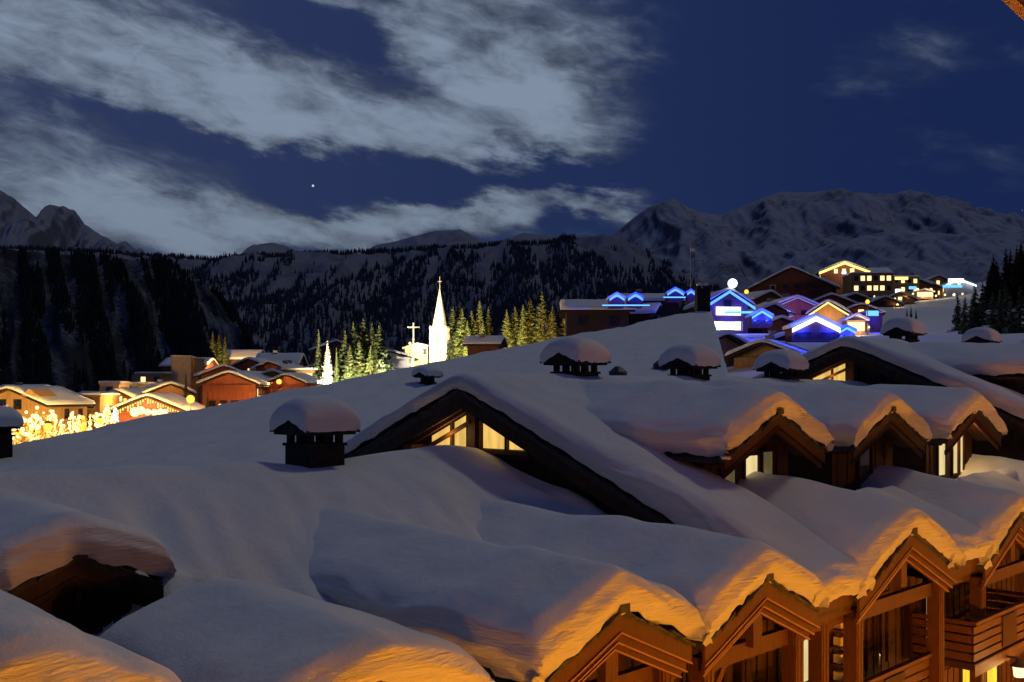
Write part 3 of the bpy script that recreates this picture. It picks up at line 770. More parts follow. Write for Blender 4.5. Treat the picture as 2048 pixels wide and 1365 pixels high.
# balconies with horizontal boards
def balcony(a0, a1, b, zf, sides=True):
    m = MB(); hb(m, a0, a1, 9.3, b + .05, zf - .18, zf); fl = m.build('balcony', WOODD, hotel)
    mm = MB(); hb(mm, a0, a1, b - .06, b + .10, zf + 1.02, zf + 1.12); mm.build('handrail', WOODB, fl)
    for k in range(4):
        z0 = zf + .06 + k * .24
        mm = MB(); hb(mm, a0, a1, b, b + .04, z0, z0 + .19); mm.build('slat', WOODB, fl)
    mm = MB(); hb(mm, a0, a1, b - .02, b + .07, zf - .34, zf - .02); mm.build('apron_board', WOODB, fl)
    c = (a0 + a1) / 2
    mm = MB(); hb(mm, c - .55, c + .55, b + .045, b + .08, zf + .10, zf + .96); mm.build('panel', WOODD, fl)
    if sides:
        for aa in (a0, a1):
            for k in range(4):
                z0 = zf + .06 + k * .24
                mm = MB(); hb(mm, aa - .02, aa + .02, 9.35, b - .02, z0, z0 + .19); mm.build('slat', WOODB, fl)
            mm = MB(); hb(mm, aa - .05, aa + .05, 9.35, b - .07, zf + 1.02, zf + 1.12); mm.build('handrail', WOODB, fl)
    return fl
balcony(8.45, 13.6, 10.95, -7.15)
balcony(2.6, 6.8, 10.45, -7.75, False)
balcony(-3.6, -.6, 10.6, -7.3, False)
balcony(-8.1, -4.9, 10.6, -7.3, False)
balcony(.3, 1.9, 10.1, -7.45, False)
balcony(18.8, 21.8, 10.6, -7.15)
# leaning plank and stowed skis shelf behind gable three
mm = MB(); mm.prism([H(-3.1, 10.2, -6.3), H(-2.2, 10.2, -5.2), H(-2.08, 10.2, -5.28), H(-2.98, 10.2, -6.38)], (0, .05, 0)); mm.build('brace', WOODB, fac)
mm = MB(); mm.prism([H(-3.2, 10.3, -6.25), H(-2.9, 10.3, -6.25), H(-1.2, 10.3, -7.3), H(-2.2, 10.3, -7.3)], (0, .05, 0)); mm.build('awning', WOODB, fac)
for k in range(4):
    mm = MB(); hb(mm, 3.75, 4.25, 9.32, 9.62, -5.75 - k * .42, -5.70 - k * .42); sh = mm.build('shelf', WOODB, fac)
    mm = MB(); hb(mm, 3.85, 4.1, 9.36, 9.55, -5.70 - k * .42, -5.48 - k * .42); mm.build('folded_towel', CURT, sh)

# ---- chimneys
def chimney(root, loc_fn, s, seed, tall=.55, snow=.55, parent=None):
    """square stack, open vent posts, little saddle cap (ridge along x) and a pillow of snow; loc_fn maps local xyz"""
    L_ = loc_fn
    def bx(m, x0, x1, y0, y1, z0, z1):
        p = [L_(x, y, z) for z in (z0, z1) for (x, y) in ((x0, y0), (x1, y0), (x1, y1), (x0, y1))]
        i = len(m.v); m.v += p
        m.f += [tuple(i + k for k in q) for q in ((3, 2, 1, 0), (4, 5, 6, 7), (0, 1, 5, 4), (1, 2, 6, 5), (2, 3, 7, 6), (3, 0, 4, 7))]
    h = .5 * s
    m = MB(); bx(m, -h, h, -h, h, -1.2, tall); bx(m, -h - .05, h + .05, -h - .05, h + .05, tall, tall + .07)
    st = m.build('chimney', CHIM, root)
    vt = tall + .07; vh = .21
    for (x, y) in ((-1, -1), (0, -1), (1, -1), (1, 0), (1, 1), (0, 1), (-1, 1), (-1, 0)):
        m = MB(); px, py = x * (h - .1), y * (h - .1); bx(m, px - .075, px + .075, py - .075, py + .075, vt, vt + vh); m.build('vent_post', CHIM, st)
    
    c = h + .20; z0 = vt + vh; rise = .42 * c
    m = MB()
    pts = [(-c, -c, z0), (-c, c, z0), (-c, c, z0 + .14), (-c, 0, z0 + .14 + rise), (-c, -c, z0 + .14)]
    i = len(m.v); m.v += [L_(*p) for p in pts] + [L_(-p[0], p[1], p[2]) for p in pts]
    m.f += [(0, 1, 2, 3, 4), (9, 8, 7, 6, 5)] + [(k, 5 + k, 5 + (k + 1) % 5, (k + 1) % 5) for k in range(5)]
    m.build('cap', CHIM, st)
    for sx in (-1, 1):
        for y_ in (-1, 1):
            m = MB(); bx(m, sx * (c + .02) - .03, sx * (c + .02) + .03, min(y_ * c, y_ * (c + .12)), max(y_ * c, y_ * (c + .12)), z0 + .06, z0 + .12); m.build('slate', SLATE, st)
    rows = []; sn = snow
    for (y, hy, sy, cy) in axis(-c - .05, c + .05, 10, .34 * s, .34 * s, 8):
        row = []
        for (x, hx, sx, cx_) in axis(-c - .05, c + .05, 10, .30 * s, .30 * s, 8):
            q = hx * hy
            base = z0 + .13 + rise * max(0, 1 - abs(y) / c)
            base -= .05 * (1 - q) * (1 + nz(x * 4, y * 4, seed))
            top = z0 + .16 + rise * .45 + sn * (1 - .16 * (x / c) ** 2 - .30 * (y / c) ** 2)
            z = base + (max(top, base + .12) - base) * q + .03 * nz(x * 1.5, y * 1.5, seed)
            ov = .07 * math.sin(math.pi * min(1, q * .9))
            row.append(L_(x + (x / c) * ov * (1 if sx else .6), y + (y / c) * ov * (1 if sy else .6), z))
        rows.append(row)
    MB().grid(rows).build('snow_cap', SNOW, st, True)
    return st
CH = [(-4.75, -.1, -1.85, 1.05), (5.2, -.2, .35, 1.05), (11.5, -.2, .35, 1.05), (18.0, -.2, .35, 1.05), (29.7, -.2, 2.35, 1.05), (40.0, -.2, 2.35, 1.05), (48.5, -.2, 2.1, 1.0)]
for i, (a, b, z, s_) in enumerate(CH):
    chimney(hotel, (lambda a, b, z: (lambda x, y, zz: H(a + x, b - y, z + zz)))(a, b, z), s_, 3.0 + i, tall=(.58 if i == 0 else .32 if i < 4 else .3), snow=(.66, .62, .62, .62, .64, .6, .55)[i])
# small cowl between two chimneys of the middle roof
mm = MB(); c_ = H(8.6, -1.2, .45); mm.tube(c_, (c_[0], c_[1], c_[2] + .35), .32, .32, 12); mm.tube((c_[0], c_[1], c_[2] + .35), (c_[0], c_[1], c_[2] + .55), .34, .1, 12); mm.build('roof_cowl', METAL, hotel)

# ================================================================== THE NEIGHBOURING LODGE: one long snow slope behind
QL, QT, QR = at(0, 893, 38), at(1422, 617, 85), at(1442, 692, 62)
qE = QT - QL; qV = QR - QT
qn = qE.cross(qV).normalized()
def qhit(u, v):
    d = Vector(((u - CX) / FPX, 1, (EYE - v) / FPX)); return d * (QL.dot(qn) / d.dot(qn))
lodge = thing('lodge_building', 'lodge with one long smooth snow-covered roof slope rising to a dark stone stack', 'lodge', (QL.x, QL.y, -12))
lE, lV = qE.length, qV.length; uE, uV = qE / lE, qV / lV
def qmap(a, b):
    p = QL + uE * a + uV * b; return (p.x - QL.x, p.y - QL.y)
def qz(a, b):
    p = QL + uE * a + uV * b
    w_ = .10 * nz(a * .10, b * .16, 3.0) + .05 * nz(a * .35 + b * .5, b * 1.1, 6.0) + .035 * (1 - 2 * abs(nz(a * .16, b * 1.5, 9.0))) + .012 * math.sin(b * 3.2 + a * .5 + 2 * nz(a * .2, b * .3, 2))
    return p.z + 12 - .5 + w_
m = MB(); sheet(m, qz, -22, lE, 190, 0, 44, 90, .5, ea1=.35, eb0=.35, seed=12.0, lay=.03, mapf=qmap, wav=.02)
lodge_snow = m.build('roof_snow', SNOW, lodge, True)
m = MB()
p00 = QL + uE * -21; p10 = QT + uE * -.6; p11 = p10 + uV * 43; p01 = p00 + uV * 43
tops = [p + Vector((0, 0, -.75)) for p in (p00, p10, p11, p01)]
i0 = [Vector((p.x - QL.x, p.y - QL.y, p.z + 12)) for p in tops]
m.v = [tuple(p) for p in i0] + [(p.x, p.y, -8.0) for p in i0]
m.f = [(0, 1, 2, 3), (4, 5, 1, 0), (5, 6, 2, 1), (6, 7, 3, 2), (7, 4, 0, 3)]
m.build('wall', DARKWOOD, lodge)
def lodge_chimney(P0, s, tall, snow, seed):
    o = P0 - Vector((QL.x, QL.y, -12)); c45, s45 = math.cos(R(45)), math.sin(R(45))
    chimney(lodge, lambda x, y, z: (o.x + x * c45 - y * s45, o.y + x * s45 + y * c45, o.z + z), s, seed, tall, snow)
lodge_chimney(qhit(855, 768), .55, .02, .34, 41.0)
lodge_chimney(at(-16, 893, 36), 1.05, .35, .55, 43.0)
# tall stack with two snow-capped pots at the top of the slope
o = qhit(1405, 622) - Vector((QL.x, QL.y, -12))
m = MB(); m.box(o.x - .55, o.x + .55, o.y - .55, o.y + .55, o.z - 1, o.z + 1.7); m.box(o.x - .62, o.x + .62, o.y - .62, o.y + .62, o.z + 1.7, o.z + 1.8)
st = m.build('chimney', CHIM, lodge)
for k in (-.3, .25):
    m = MB(); m.tube((o.x + k, o.y, o.z + 1.8), (o.x + k, o.y, o.z + 2.1), .18, .18, 10); pt = m.build('pot', CHIM, st)
    m = MB(); m.ball((o.x + k, o.y, o.z + 2.16), .24, 10, 6, .7); m.build('snow_cap', SNOW, pt, True)
# small domed cowl on the lodge roof
p = qhit(1322, 738) - Vector((QL.x, QL.y, -12))
m = MB(); m.tube((p.x, p.y, p.z - .4), (p.x, p.y, p.z + .22), .42, .42, 16); m.tube((p.x, p.y, p.z + .22), (p.x, p.y, p.z + .5), .46, .12, 16); m.tube((p.x, p.y, p.z + .5), (p.x, p.y, p.z + .75), .03, .03, 6)
m.build('roof_cowl', METAL, lodge)

ORANGE = (1.0, 0.335, 0.012)
# ================================================================== eave of the house the view is taken from
eave = thing('house', 'timber house across the courtyard with orange-lit boards under its roof overhang', 'house', (1.5, 3.0, 0.0))
ux, uz = .732, -.681
def ev(l, n, y): return (ux * l - uz * n * 1.0 + 0.0, y, 1.155 + uz * l + ux * n)
m = MB(); m.prism([ev(-2.6, 0, 0), ev(.26, 0, 0), ev(.26, .26, 0), ev(-2.6, .26, 0)], (0, -.05, 0)); m.build('bargeboard', PALEW, eave)
for k in range(9):
    m = MB(); m.prism([ev(-2.6, .20, -.06 - k * .3), ev(.26, .20, -.06 - k * .3), ev(.26, .235, -.06 - k * .3), ev(-2.6, .235, -.06 - k * .3)], (0, -.29, 0)); m.build('soffit_board', PALEW, eave)
for l_ in (-2.2, -1.3, -.4):
    m = MB(); m.prism([ev(l_, .05, -.06), ev(l_ + .12, .05, -.06), ev(l_ + .12, .2, -.06), ev(l_, .2, -.06)], (0, -2.7, 0)); m.build('rafter', PALEW, eave)
m = MB()
for (a0, a1, b0, b1, z0, z1) in ((-45, 24, 23.2, 33, -14, 5.5),):
    c4 = [hw(a, b, 0) - Vector((1.5, 3.0, 0)) for (a, b) in ((a0, b0), (a1, b0), (a1, b1), (a0, b1))]
    m.prism([(c.x, c.y, z0) for c in c4], (0, 0, z1 - z0))
m.build('wall', WOODD, eave)
lp = hw(-5.5, 22.5, -2.9) - Vector((1.5, 3.0, 0))                # lantern on the house front, lights roofs and chimneys across the yard
wq = Vector((.70711, -.70711, 0))
m = MB(); m.tube(lp + wq * .72 + Vector((0, 0, .3)), lp + Vector((0, 0, .3)), .03, .03, 6); m.build('bracket', METAL, eave)
m = MB(); m.tube(lp + Vector((0, 0, -.2)), lp + Vector((0, 0, .2)), .14, .2, 8); m.build('lantern', BULB, eave)
point('lamp_light', lp, ORANGE, 1700, .25, eave)

# ================================================================== courtyard lamps (orange sodium light on the hotel front)
def street_lamp(x, y, zg, h, power, label, group=None, col=ORANGE, bulb=BULB, rad=.22, arm=0.0):
    t = thing('street_lamp', label, 'street lamp', (x, y, zg), 0, group)
    m = MB(); m.tube((0, 0, 0), (0, 0, h), .09, .06, 8); m.tube((0, 0, 0), (0, 0, .5), .15, .13, 8); m.build('pole', METAL, t)
    m = MB(); m.ball((0, 0, h + rad), rad, 10, 7); m.build('globe', bulb, t, True)
    m = MB(); m.tube((0, 0, h + rad * 2), (0, 0, h + rad * 2.5), rad * 1.1, rad * .2, 10); m.build('hood', METAL, t)
    point('lamp_light', (0, 0, h + rad), col, power, rad + .03, t)
    return t
for (a, b, z, hgt, pw, lab) in ((-13.5, 20.0, -14, 6.3, 7500, 'orange courtyard lamp on a dark pole facing the gap between the end dormers'), (-9.5, 17.5, -14, 5.0, 8500, 'orange courtyard lamp on a dark pole before the hotel end dormers'), (0.5, 18.5, -14, 5.2, 9500, 'orange courtyard lamp on a dark pole before the hotel balconies'),
                                 (11.5, 18.5, -14, 5.2, 9000, 'orange courtyard lamp on a dark pole before the wide hotel balcony'), (23.5, 19, -14, 5.2, 9500, 'orange courtyard lamp on a dark pole past the wide hotel balcony')):
    p = hw(a, b, z); street_lamp(p.x, p.y, z, hgt, pw, lab)
p = hw(34, 26, -13); street_lamp(p.x, p.y, -13, 12.0, 15000, 'tall orange mast lamp beyond the end of the courtyard', rad=.4)
# wall lantern on the balcony post
t = thing('wall_lantern', 'glowing lantern hung from the balcony front beside the yellow hotel window', 'lantern', tuple(hw(10.75, 11.35, -7.72)), R(45))
m = MB(); m.box(-.03, .03, 0, .36, .34, .40); m.build('bracket', METAL, t)
m = MB(); m.tube((0, 0, -.14), (0, 0, .16), .13, .17, 8); m.build('glass', BULBW, t)
m = MB(); m.tube((0, 0, .16), (0, 0, .36), .24, .03, 8); m.build('hood', METAL, t)
point('lamp_light', (0, -.0, 0.0), (1.0, .62, .22), 160, .24, t)

# ================================================================== THE VILLAGE
def gz(p): return float(ground_z(p.x, p.y)[0])
def chalet(name, label, u, v, Y, w, dep, rz, wall=REDWOOD, tan=.42, over=.9, snow=.45, drop=12.0, rows=2, cols=3, lit=.4, pane=PANEF, strip=None, chim=1, balc=1, seed=1, group=None, cat='chalet', wz0=1.1, vert=2.7, side=True, roofmat=None, strip_w=.16):
    """gabled chalet; (u, v, Y) is the top of its front gable, which faces local -y"""
    r = random.Random(seed)
    ap = at(u, v, Y)
    zapex = ap.z; hw_ = w / 2
    base = min(zapex - hw_ * tan - 3.0, gz(ap) - .5)
    base = max(base, zapex - hw_ * tan - drop)
    t = thing(name, label, cat, (ap.x, ap.y, base), R(rz), group)
    za = zapex - base - snow; ze = za - hw_ * tan
    m = MB(); m.prism([(-hw_, 0, 0), (hw_, 0, 0), (hw_, 0, ze), (0, 0, za - .05), (-hw_, 0, ze)], (0, dep, 0)); m.build('wall', wall, t)
    rf = MB(); sn = MB()
    W = hw_ + over
    for s_ in (-1, 1):
        rf.prism([(0, -over, za + .1), (s_ * W, -over, za + .1 - W * tan), (s_ * W, -over, za - .1 - W * tan), (0, -over, za - .12)], (0, dep + 2 * over, 0))
    roof = rf.build('roof', roofmat or DARKWOOD, t)
    zt = lambda x: za + .1 - sabs(x, .5) * tan
    rows_ = []
    ks = (0.0, .5, .85, 1.0)
    ylist = [(-over - .05, 0), (-over - .08, .55), (-over + .12, 1)] + [(-over + .12 + (dep + 2 * over - .24) * i / 8, 1) for i in range(1, 8)] + [(dep + over - .12, 1), (dep + over + .05, 0)]
    xlist = [(-W - .04, 0), (-W - .06, .55), (-W + .18, 1)] + [(-W + .18 + (2 * W - .36) * i / 14, 1) for i in range(1, 14)] + [(W - .18, 1), (W + .06, .55), (W + .04, 0)]
    for (y, hy) in ylist:
        rows_.append([(x, y, zt(x) + snow * hx * hy * (1 + .25 * nz(x * .5, y * .5, seed))) for (x, hx) in xlist])
    MB().grid(rows_).build('roof_snow', SNOW, roof, True)
    def win(x0, x1, z0, z1, y, pm, axis_='y', sx=1):
        f_ = MB()
        q = .10
        if axis_ == 'y':
            for a in ((x0 - q, x0, z0 - q, z1 + q), (x1, x1 + q, z0 - q, z1 + q), (x0, x1, z1, z1 + q), (x0, x1, z0 - q, z0)):
                f_.box(a[0], a[1], y - .07, y + .02, a[2], a[3])
            fr = f_.build('window', WHITEW if r.random() < .3 else DARKWOOD, t)
            MB().box(x0, x1, y - .03, y + .01, z0, z1).build('pane', pm, fr)
        else:
            for a in ((x0 - q, x0, z0 - q, z1 + q), (x1, x1 + q, z0 - q, z1 + q), (x0, x1, z1, z1 + q), (x0, x1, z0 - q, z0)):
                f_.box(min(y - .02 * sx, y + .07 * sx), max(y - .02 * sx, y + .07 * sx), a[0], a[1], a[2], a[3])
            fr = f_.build('window', DARKWOOD, t)
            MB().box(min(y - .01 * sx, y + .03 * sx), max(y - .01 * sx, y + .03 * sx), x0, x1, z0, z1).build('pane', pm, fr)
    for j in range(rows):
        z1 = ze - .25 - j * vert + (.9 if j == 0 else 0); z0 = z1 - 1.35
        if z0 < .2: break
        for i in range(cols):
            c = (-.5 + (i + .5) / cols) * (w - 1.2)
            if z1 > za - abs(c) * tan - .9: continue
            win(c - .55, c + .55, z0, z1, 0, pane if r.random() < lit else PANED)
        if balc and j < balc:
            b_ = MB(); b_.box(-hw_ + .3, hw_ - .3, -1.05, 0, z0 - .62, z0 - .5); bo = b_.build('balcony', wall, t)
            for k in range(3): MB().box(-hw_ + .3, hw_ - .3, -1.08, -1.02, z0 - .42 + k * .3, z0 - .2 + k * .3).build('rail_board', wall, bo)
    if side:
        for sx in (-1, 1):
            n_s = max(1, int(dep // 4))
            for i in range(n_s):
                y0 = (i + .5) / n_s * dep
                if ze - 2.4 > .2: win(y0 - .55, y0 + .55, ze - 2.2, ze - .85, sx * hw_, pane if r.random() < lit * .8 else PANED, 'x', sx)
    for k in range(chim):
        x = r.uniform(-.3, .3) * w; y = r.uniform(.3, .8) * dep; z = zt(x)
        c_ = MB().box(x - .45, x + .45, y - .45, y + .45, z - .4, z + 1.1).build('chimney', GREYR, roof)
    for k in range(chim):
        pass
    if strip:
        for s_ in (-1, 1):
            MB().prism([(0, -over - .12, za + .02), (s_ * W, -over - .12, za + .02 - W * tan), (s_ * W, -over - .12, za + .02 - strip_w * 2 - W * tan), (0, -over - .12, za + .02 - strip_w * 2)], (0, -.06, 0)).build('light_strip', strip, t)
    t['ze'] = ze; t['za'] = za
    return t
def block(name, label, u, v, Y, w, dep, rz, h, wall, snow=.35, rows=2, cols=3, lit=.3, pane=PANEF, seed=1, cat='apartment block', group=None):
    r = random.Random(seed); ap = at(u, v, Y)
    base = ap.z - h
    t = thing(name, label, cat, (ap.x, ap.y, base), R(rz), group)
    MB().box(-w / 2, w / 2, 0, dep, 0, h - snow).build('wall', wall, t)
    MB().box(-w / 2 - .15, w / 2 + .15, -.15, dep + .15, h - snow - .35, h - snow - .02).build('parapet', wall, t)
    rows_ = []
    for (y, hy) in [(-.2, 0), (-.22, .7), (.1, 1)] + [(dep * i / 5, 1) for i in range(1, 5)] + [(dep - .1, 1), (dep + .2, 0)]:
        rows_.append([(x, y, h - snow + snow * hx * hy * (1 + .3 * nz(x * .4, y * .4, seed))) for (x, hx) in [(-w / 2 - .2, 0), (-w / 2 - .22, .7), (-w / 2 + .1, 1)] + [(-w / 2 + w * i / 7, 1) for i in range(1, 7)] + [(w / 2 - .1, 1), (w / 2 + .22, .7), (w / 2 + .2, 0)]])
    MB().grid(rows_).build('roof_snow', SNOW, t, True)
    for j in range(rows):
        z1 = h - snow - .8 - j * 2.8; z0 = z1 - 1.4
        if z0 < .2: break
        for i in range(cols):
            c = (-.5 + (i + .5) / cols) * (w - .6)
            f_ = MB()
            for a in ((c - .72, c - .6, z0 - .1, z1 + .1), (c + .6, c + .72, z0 - .1, z1 + .1), (c - .6, c + .6, z1, z1 + .1), (c - .6, c + .6, z0 - .1, z0)): f_.box(a[0], a[1], -.08, .02, a[2], a[3])
            fr = f_.build('window', GREYR, t)
            MB().box(c - .6, c + .6, -.03, .01, z0, z1).build('pane', pane if r.random() < lit else PANED, fr)
    return t

# ---- west quarter (beyond the low end of the lodge roof)
t1 = chalet('chalet', 'broad tan chalet with a hipped snow roof and small central dormer above the lit square', 20, 772, 150, 11, 12, -6, wall=TANM, rows=2, cols=4, lit=.2, seed=3, chim=0, balc=0, drop=14)
MB().prism([(2.0, -.9, t1['ze'] + 1.2), (5.2, -.9, t1['ze'] + 1.2), (3.6, -.9, t1['ze'] + 2.3)], (0, 5, 0)).build('dormer', TANM, t1)
block('apartment_block', 'low flat-roofed brown block beside the tan chalet on the square', 150, 786, 165, 8, 10, 4, 13, BROWNR, rows=3, cols=3, lit=.2, seed=4)
block('apartment_block', 'narrow dark brown block with two lit windows beside the square', 186, 783, 172, 4.2, 9, 0, 14, BROWNR, rows=3, cols=1, lit=.8, seed=5)
block('apartment_block', 'small cream stair tower with a dark opening above the square', 219, 762, 190, 3.6, 7, 6, 16, RENDER, rows=1, cols=1, lit=0, seed=6)
block('apartment_block', 'grey stepped terrace block under snow behind the festive chalet', 262, 764, 200, 11, 10, 4, 16, GREYR, rows=3, cols=4, lit=.1, seed=7)
t = block('apartment_block', 'orange-lit concrete block with a rounded dark end', 300, 744, 230, 7.2, 9, -8, 12, TANM, rows=1, cols=2, lit=.5, seed=8)
MB().tube((-4.2, 3, 6), (-4.2, 3, 11.4), 1.7, 1.7, 14).build('stair_drum', GREYR, t)
t = block('apartment_block', 'tall cream slab tower standing over the red chalets', 362, 711, 225, 4.2, 6, 10, 18, RENDER, rows=0, seed=9, snow=.2)
t = block('apartment_block', 'yellow-lit brown balcony block attached to the cream slab tower', 379, 714, 227, 2.4, 7, 0, 18, TANM, rows=5, cols=1, lit=.4, seed=10, snow=.2)
for k in range(5): MB().box(-1.3, 1.3, -1.0, 0, 14.6 - k * 2.8, 15.4 - k * 2.8).build('balcony', TANM, t)
chalet('chalet', 'big orange-lit red chalet with broad snow gable and long balcony', 458, 741, 172, 8.8, 11, 6, wall=REDWOOD, rows=3, cols=4, lit=.3, seed=11, balc=2, drop=12)
chalet('chalet', 'long low red chalet with snow roof behind the cream tower', 420, 716, 260, 13, 10, 92, wall=REDWOOD, rows=1, cols=2, lit=.3, seed=12, balc=0, tan=.3)
chalet('chalet', 'red chalet gable peeping above the big orange-lit chalet', 447, 729, 215, 9, 9, 22, wall=REDWOOD2, rows=1, cols=2, lit=.3, seed=13, balc=0, chim=0)
chalet('chalet', 'red-brown chalet with a long pink-lit snow verge', 500, 715, 225, 13, 11, -12, wall=REDWOOD, rows=2, cols=3, lit=.35, seed=14, balc=1)
chalet('chalet', 'small red chalet with two snow-capped chimneys', 541, 721, 222, 7.5, 9, -14, wall=REDWOOD, rows=1, cols=2, lit=.5, seed=15, chim=2, balc=0)
t = chalet('chalet', 'dark chalet with grey slab of roof snow and two glowing windows', 600, 707, 235, 9.5, 9, 90, wall=REDWOOD2, rows=1, cols=2, lit=1, seed=16, balc=0, tan=.5)
block('apartment_block', 'dark timber front below grey roof snow with two glowing windows', 600, 736, 205, 8, 6, 0, 9, BROWNR, rows=1, cols=2, lit=1, seed=17)
chalet('chalet', 'pale house roof half hidden behind the dark conifers by the church', 672, 680, 270, 10, 9, 20, wall=REDWOOD2, rows=1, cols=2, lit=.2, seed=18, balc=0)
tf = chalet('chalet', 'festive chalet with white-lit stage front and hanging string lights under its gable', 298, 787, 150, 9.6, 10, 2, wall=REDWOOD, rows=0, cols=2, lit=0, seed=19, balc=0, chim=0, drop=11)
for k in range(26):
    x = -4.6 + 9.2 * k / 25; zz = tf['za'] - .35 - abs(x) * .42
    for q in range(1 + (k * 7) % 4): bulb((x, -1.05, zz - .2 * q), .1, LEDY, tf)
for (x, z, rr) in ((-1.9, -2.35, .72), (-1.0, -2.1, .62), (0.0, -2.35, .5), (1.0, -2.4, .5), (1.9, -2.35, .52), (2.6, -2.3, .42)):
    MB().ball((x, -.6, tf['za'] + z), rr, 12, 8).build('globe_lamp', BULBW, tf, True)
point('stage_light', (0, -2.2, tf['za'] - 2.2), (1.0, .72, .4), 500, .6, tf)

for a_ in (('small red chalet wedged below the long pink-lit verge', 478, 748, 190, 7.5, 8, -18, REDWOOD, 71), ('orange-lit chalet gable beside the amber street lamp', 545, 745, 195, 7, 8, 8, TANM, 72), ('brown chalet roof between the square and grey terrace', 240, 783, 178, 7.5, 8, -20, REDWOOD2, 73),
           ('snowy chalet roof behind the tan chalet on the square', 88, 776, 185, 9, 9, 70, BROWNR, 74), ('low chalet with pale verge beneath the cream slab tower', 340, 770, 180, 7, 8, 30, TANM, 75), ('red chalet roof behind the orange concrete block', 325, 752, 250, 9, 9, 15, REDWOOD2, 76),
           ('chalet with bright balcony under the dark glowing-window front', 575, 752, 185, 6.5, 7, -10, REDWOOD, 77), ('red chalet at the foot of the frosted conifer', 630, 735, 215, 7, 7, 12, REDWOOD2, 78), ('far snow roof behind the two-chimney chalet', 520, 706, 280, 11, 10, 84, REDWOOD2, 79)):
    chalet('chalet', a_[0], a_[1], a_[2] - 6, a_[3], a_[4], a_[5], a_[6], wall=a_[7], rows=2, cols=3, lit=.6, seed=a_[8], balc=1, chim=1, drop=9)
# flood-lit church
cp = at(875.5, 655, 250)
cz = gz(cp) - 1
ch = thing('church', 'floodlit white church tower with a tall pointed spire', 'church', (cp.x, cp.y, cz), R(-9))
hT = cp.z - cz
m = MB(); m.box(-2.15, 2.15, 0, 4.3, 0, hT); m.build('tower', WHITEW, ch)
for x0, x1 in ((-2.3, -1.5), (1.5, 2.3)):
    m = MB(); m.prism([(x0, -.1, hT - .2), (x1, -.1, hT - .2), ((x0 + x1) / 2, -.1, hT + .45)], (0, 4.5, 0)); m.build('gablet', WHITEW, ch)
m = MB(); ba = [(-1.55, .6, hT), (1.55, .6, hT), (1.55, 3.7, hT), (-1.55, 3.7, hT)]; i = len(m.v); m.v += ba + [(0, 2.15, hT + 10.2)]
m.f += [(0, 1, 4), (1, 2, 4), (2, 3, 4), (3, 0, 4)]; m.build('spire', SPIRE, ch)
m = MB(); m.tube((0, 2.15, hT + 10), (0, 2.15, hT + 13), .07, .04, 6); m.box(-.45, .45, 2.1, 2.2, hT + 11.6, hT + 11.75); m.build('finial_cross', PALEMETAL, ch)
m = MB(); m.box(-.55, .55, -.12, .05, hT - 3.9, hT - 2.9); fr = m.build('belfry_window', METAL, ch); MB().box(-.35, .35, -.16, -.1, hT - 3.7, hT - 3.1).build('louvre', RENDER, fr)
m = MB(); m.prism([(-9, 2, 0), (-2.2, 2, 0), (-2.2, 2, hT - 5), (-5.6, 2, hT - 4.2), (-9, 2, hT - 5.2)], (0, 9, 0)); nv = m.build('nave', WHITEW, ch)
m = MB(); m.prism([(-9.6, 1.4, hT - 5.3), (-5.6, 1.4, hT - 4.1), (-2.2, 1.4, hT - 4.9), (-2.2, 1.4, hT - 4.5), (-5.6, 1.4, hT - 3.7), (-9.6, 1.4, hT - 4.9)], (0, 10, 0)); m.build('nave_snow', SNOW, ch)
def flood(x, y, z, tgt, power, col, label, ang=70):
    t = thing('floodlight', label, 'floodlight', (x, y, z))
    MB().box(-.2, .2, -.2, .2, 0, .5).build('foot', METAL, t); MB().box(-.3, .3, -.12, .12, .5, .9).build('housing', METAL, t)
    l = bpy.data.lights.new('flood_beam', 'SPOT'); l.energy = power; l.color = col; l.spot_size = R(ang); l.spot_blend = .6; l.shadow_soft_size = .2
    o = bpy.data.objects.new('flood_beam', l); C.objects.link(o); o.parent = t; o.location = (0, 0, 1.0)
    o.rotation_euler = (Vector(tgt) - Vector((x, y, z + 1))).to_track_quat('-Z', 'Y').to_euler(); return t
flood(cp.x + 1.5, cp.y - 13, gz(Vector((cp.x + 1.5, cp.y - 13, 0))) + 1.5, (cp.x, cp.y, cp.z + 1), 15000, (1, .92, .78), 'ground floodlight aimed at the white church tower')
# meeting hall with bright snow before the church
th = chalet('hall', 'low white-lit hall with bright snow roof beside the church', 780, 700, 225, 11, 9, 14, wall=WHITEW, tan=.28, rows=0, lit=0, balc=0, chim=0, seed=22, cat='hall', drop=9)
pc = at(827, 646, 205); cz_ = gz(pc)
t = thing('wayside_cross', 'plain pale standing cross on a tall post near the church', 'cross', (pc.x, pc.y, cz_))
MB().box(-.13, .13, -.1, .1, 0, pc.z - cz_).build('post', PALEMETAL, t); MB().box(-1.25, 1.25, -.08, .08, pc.z - cz_ - 1.05, pc.z - cz_ - .8).build('crossbar', PALEMETAL, t)
ps = at(820, 690, 200); zg = gz(ps); street_lamp(ps.x, ps.y, zg, max(2, ps.z - zg), 900, 'white street lamp beside the standing cross', None, (1, .92, .78), BULBW, .28)

ORD2 = ('first', 'second', 'third', 'fourth', 'fifth', 'sixth', 'seventh', 'eighth', 'ninth', 'tenth', 'eleventh', 'twelfth', 'thirteenth', 'fourteenth')
# ---- east quarter (ski village on the rise)
def blue_lit(t, x, y, z, p=260, col=(.012, .035, 1.0)): return point('led_glow', (x, y, z), col, p * 1.7, .25, t)
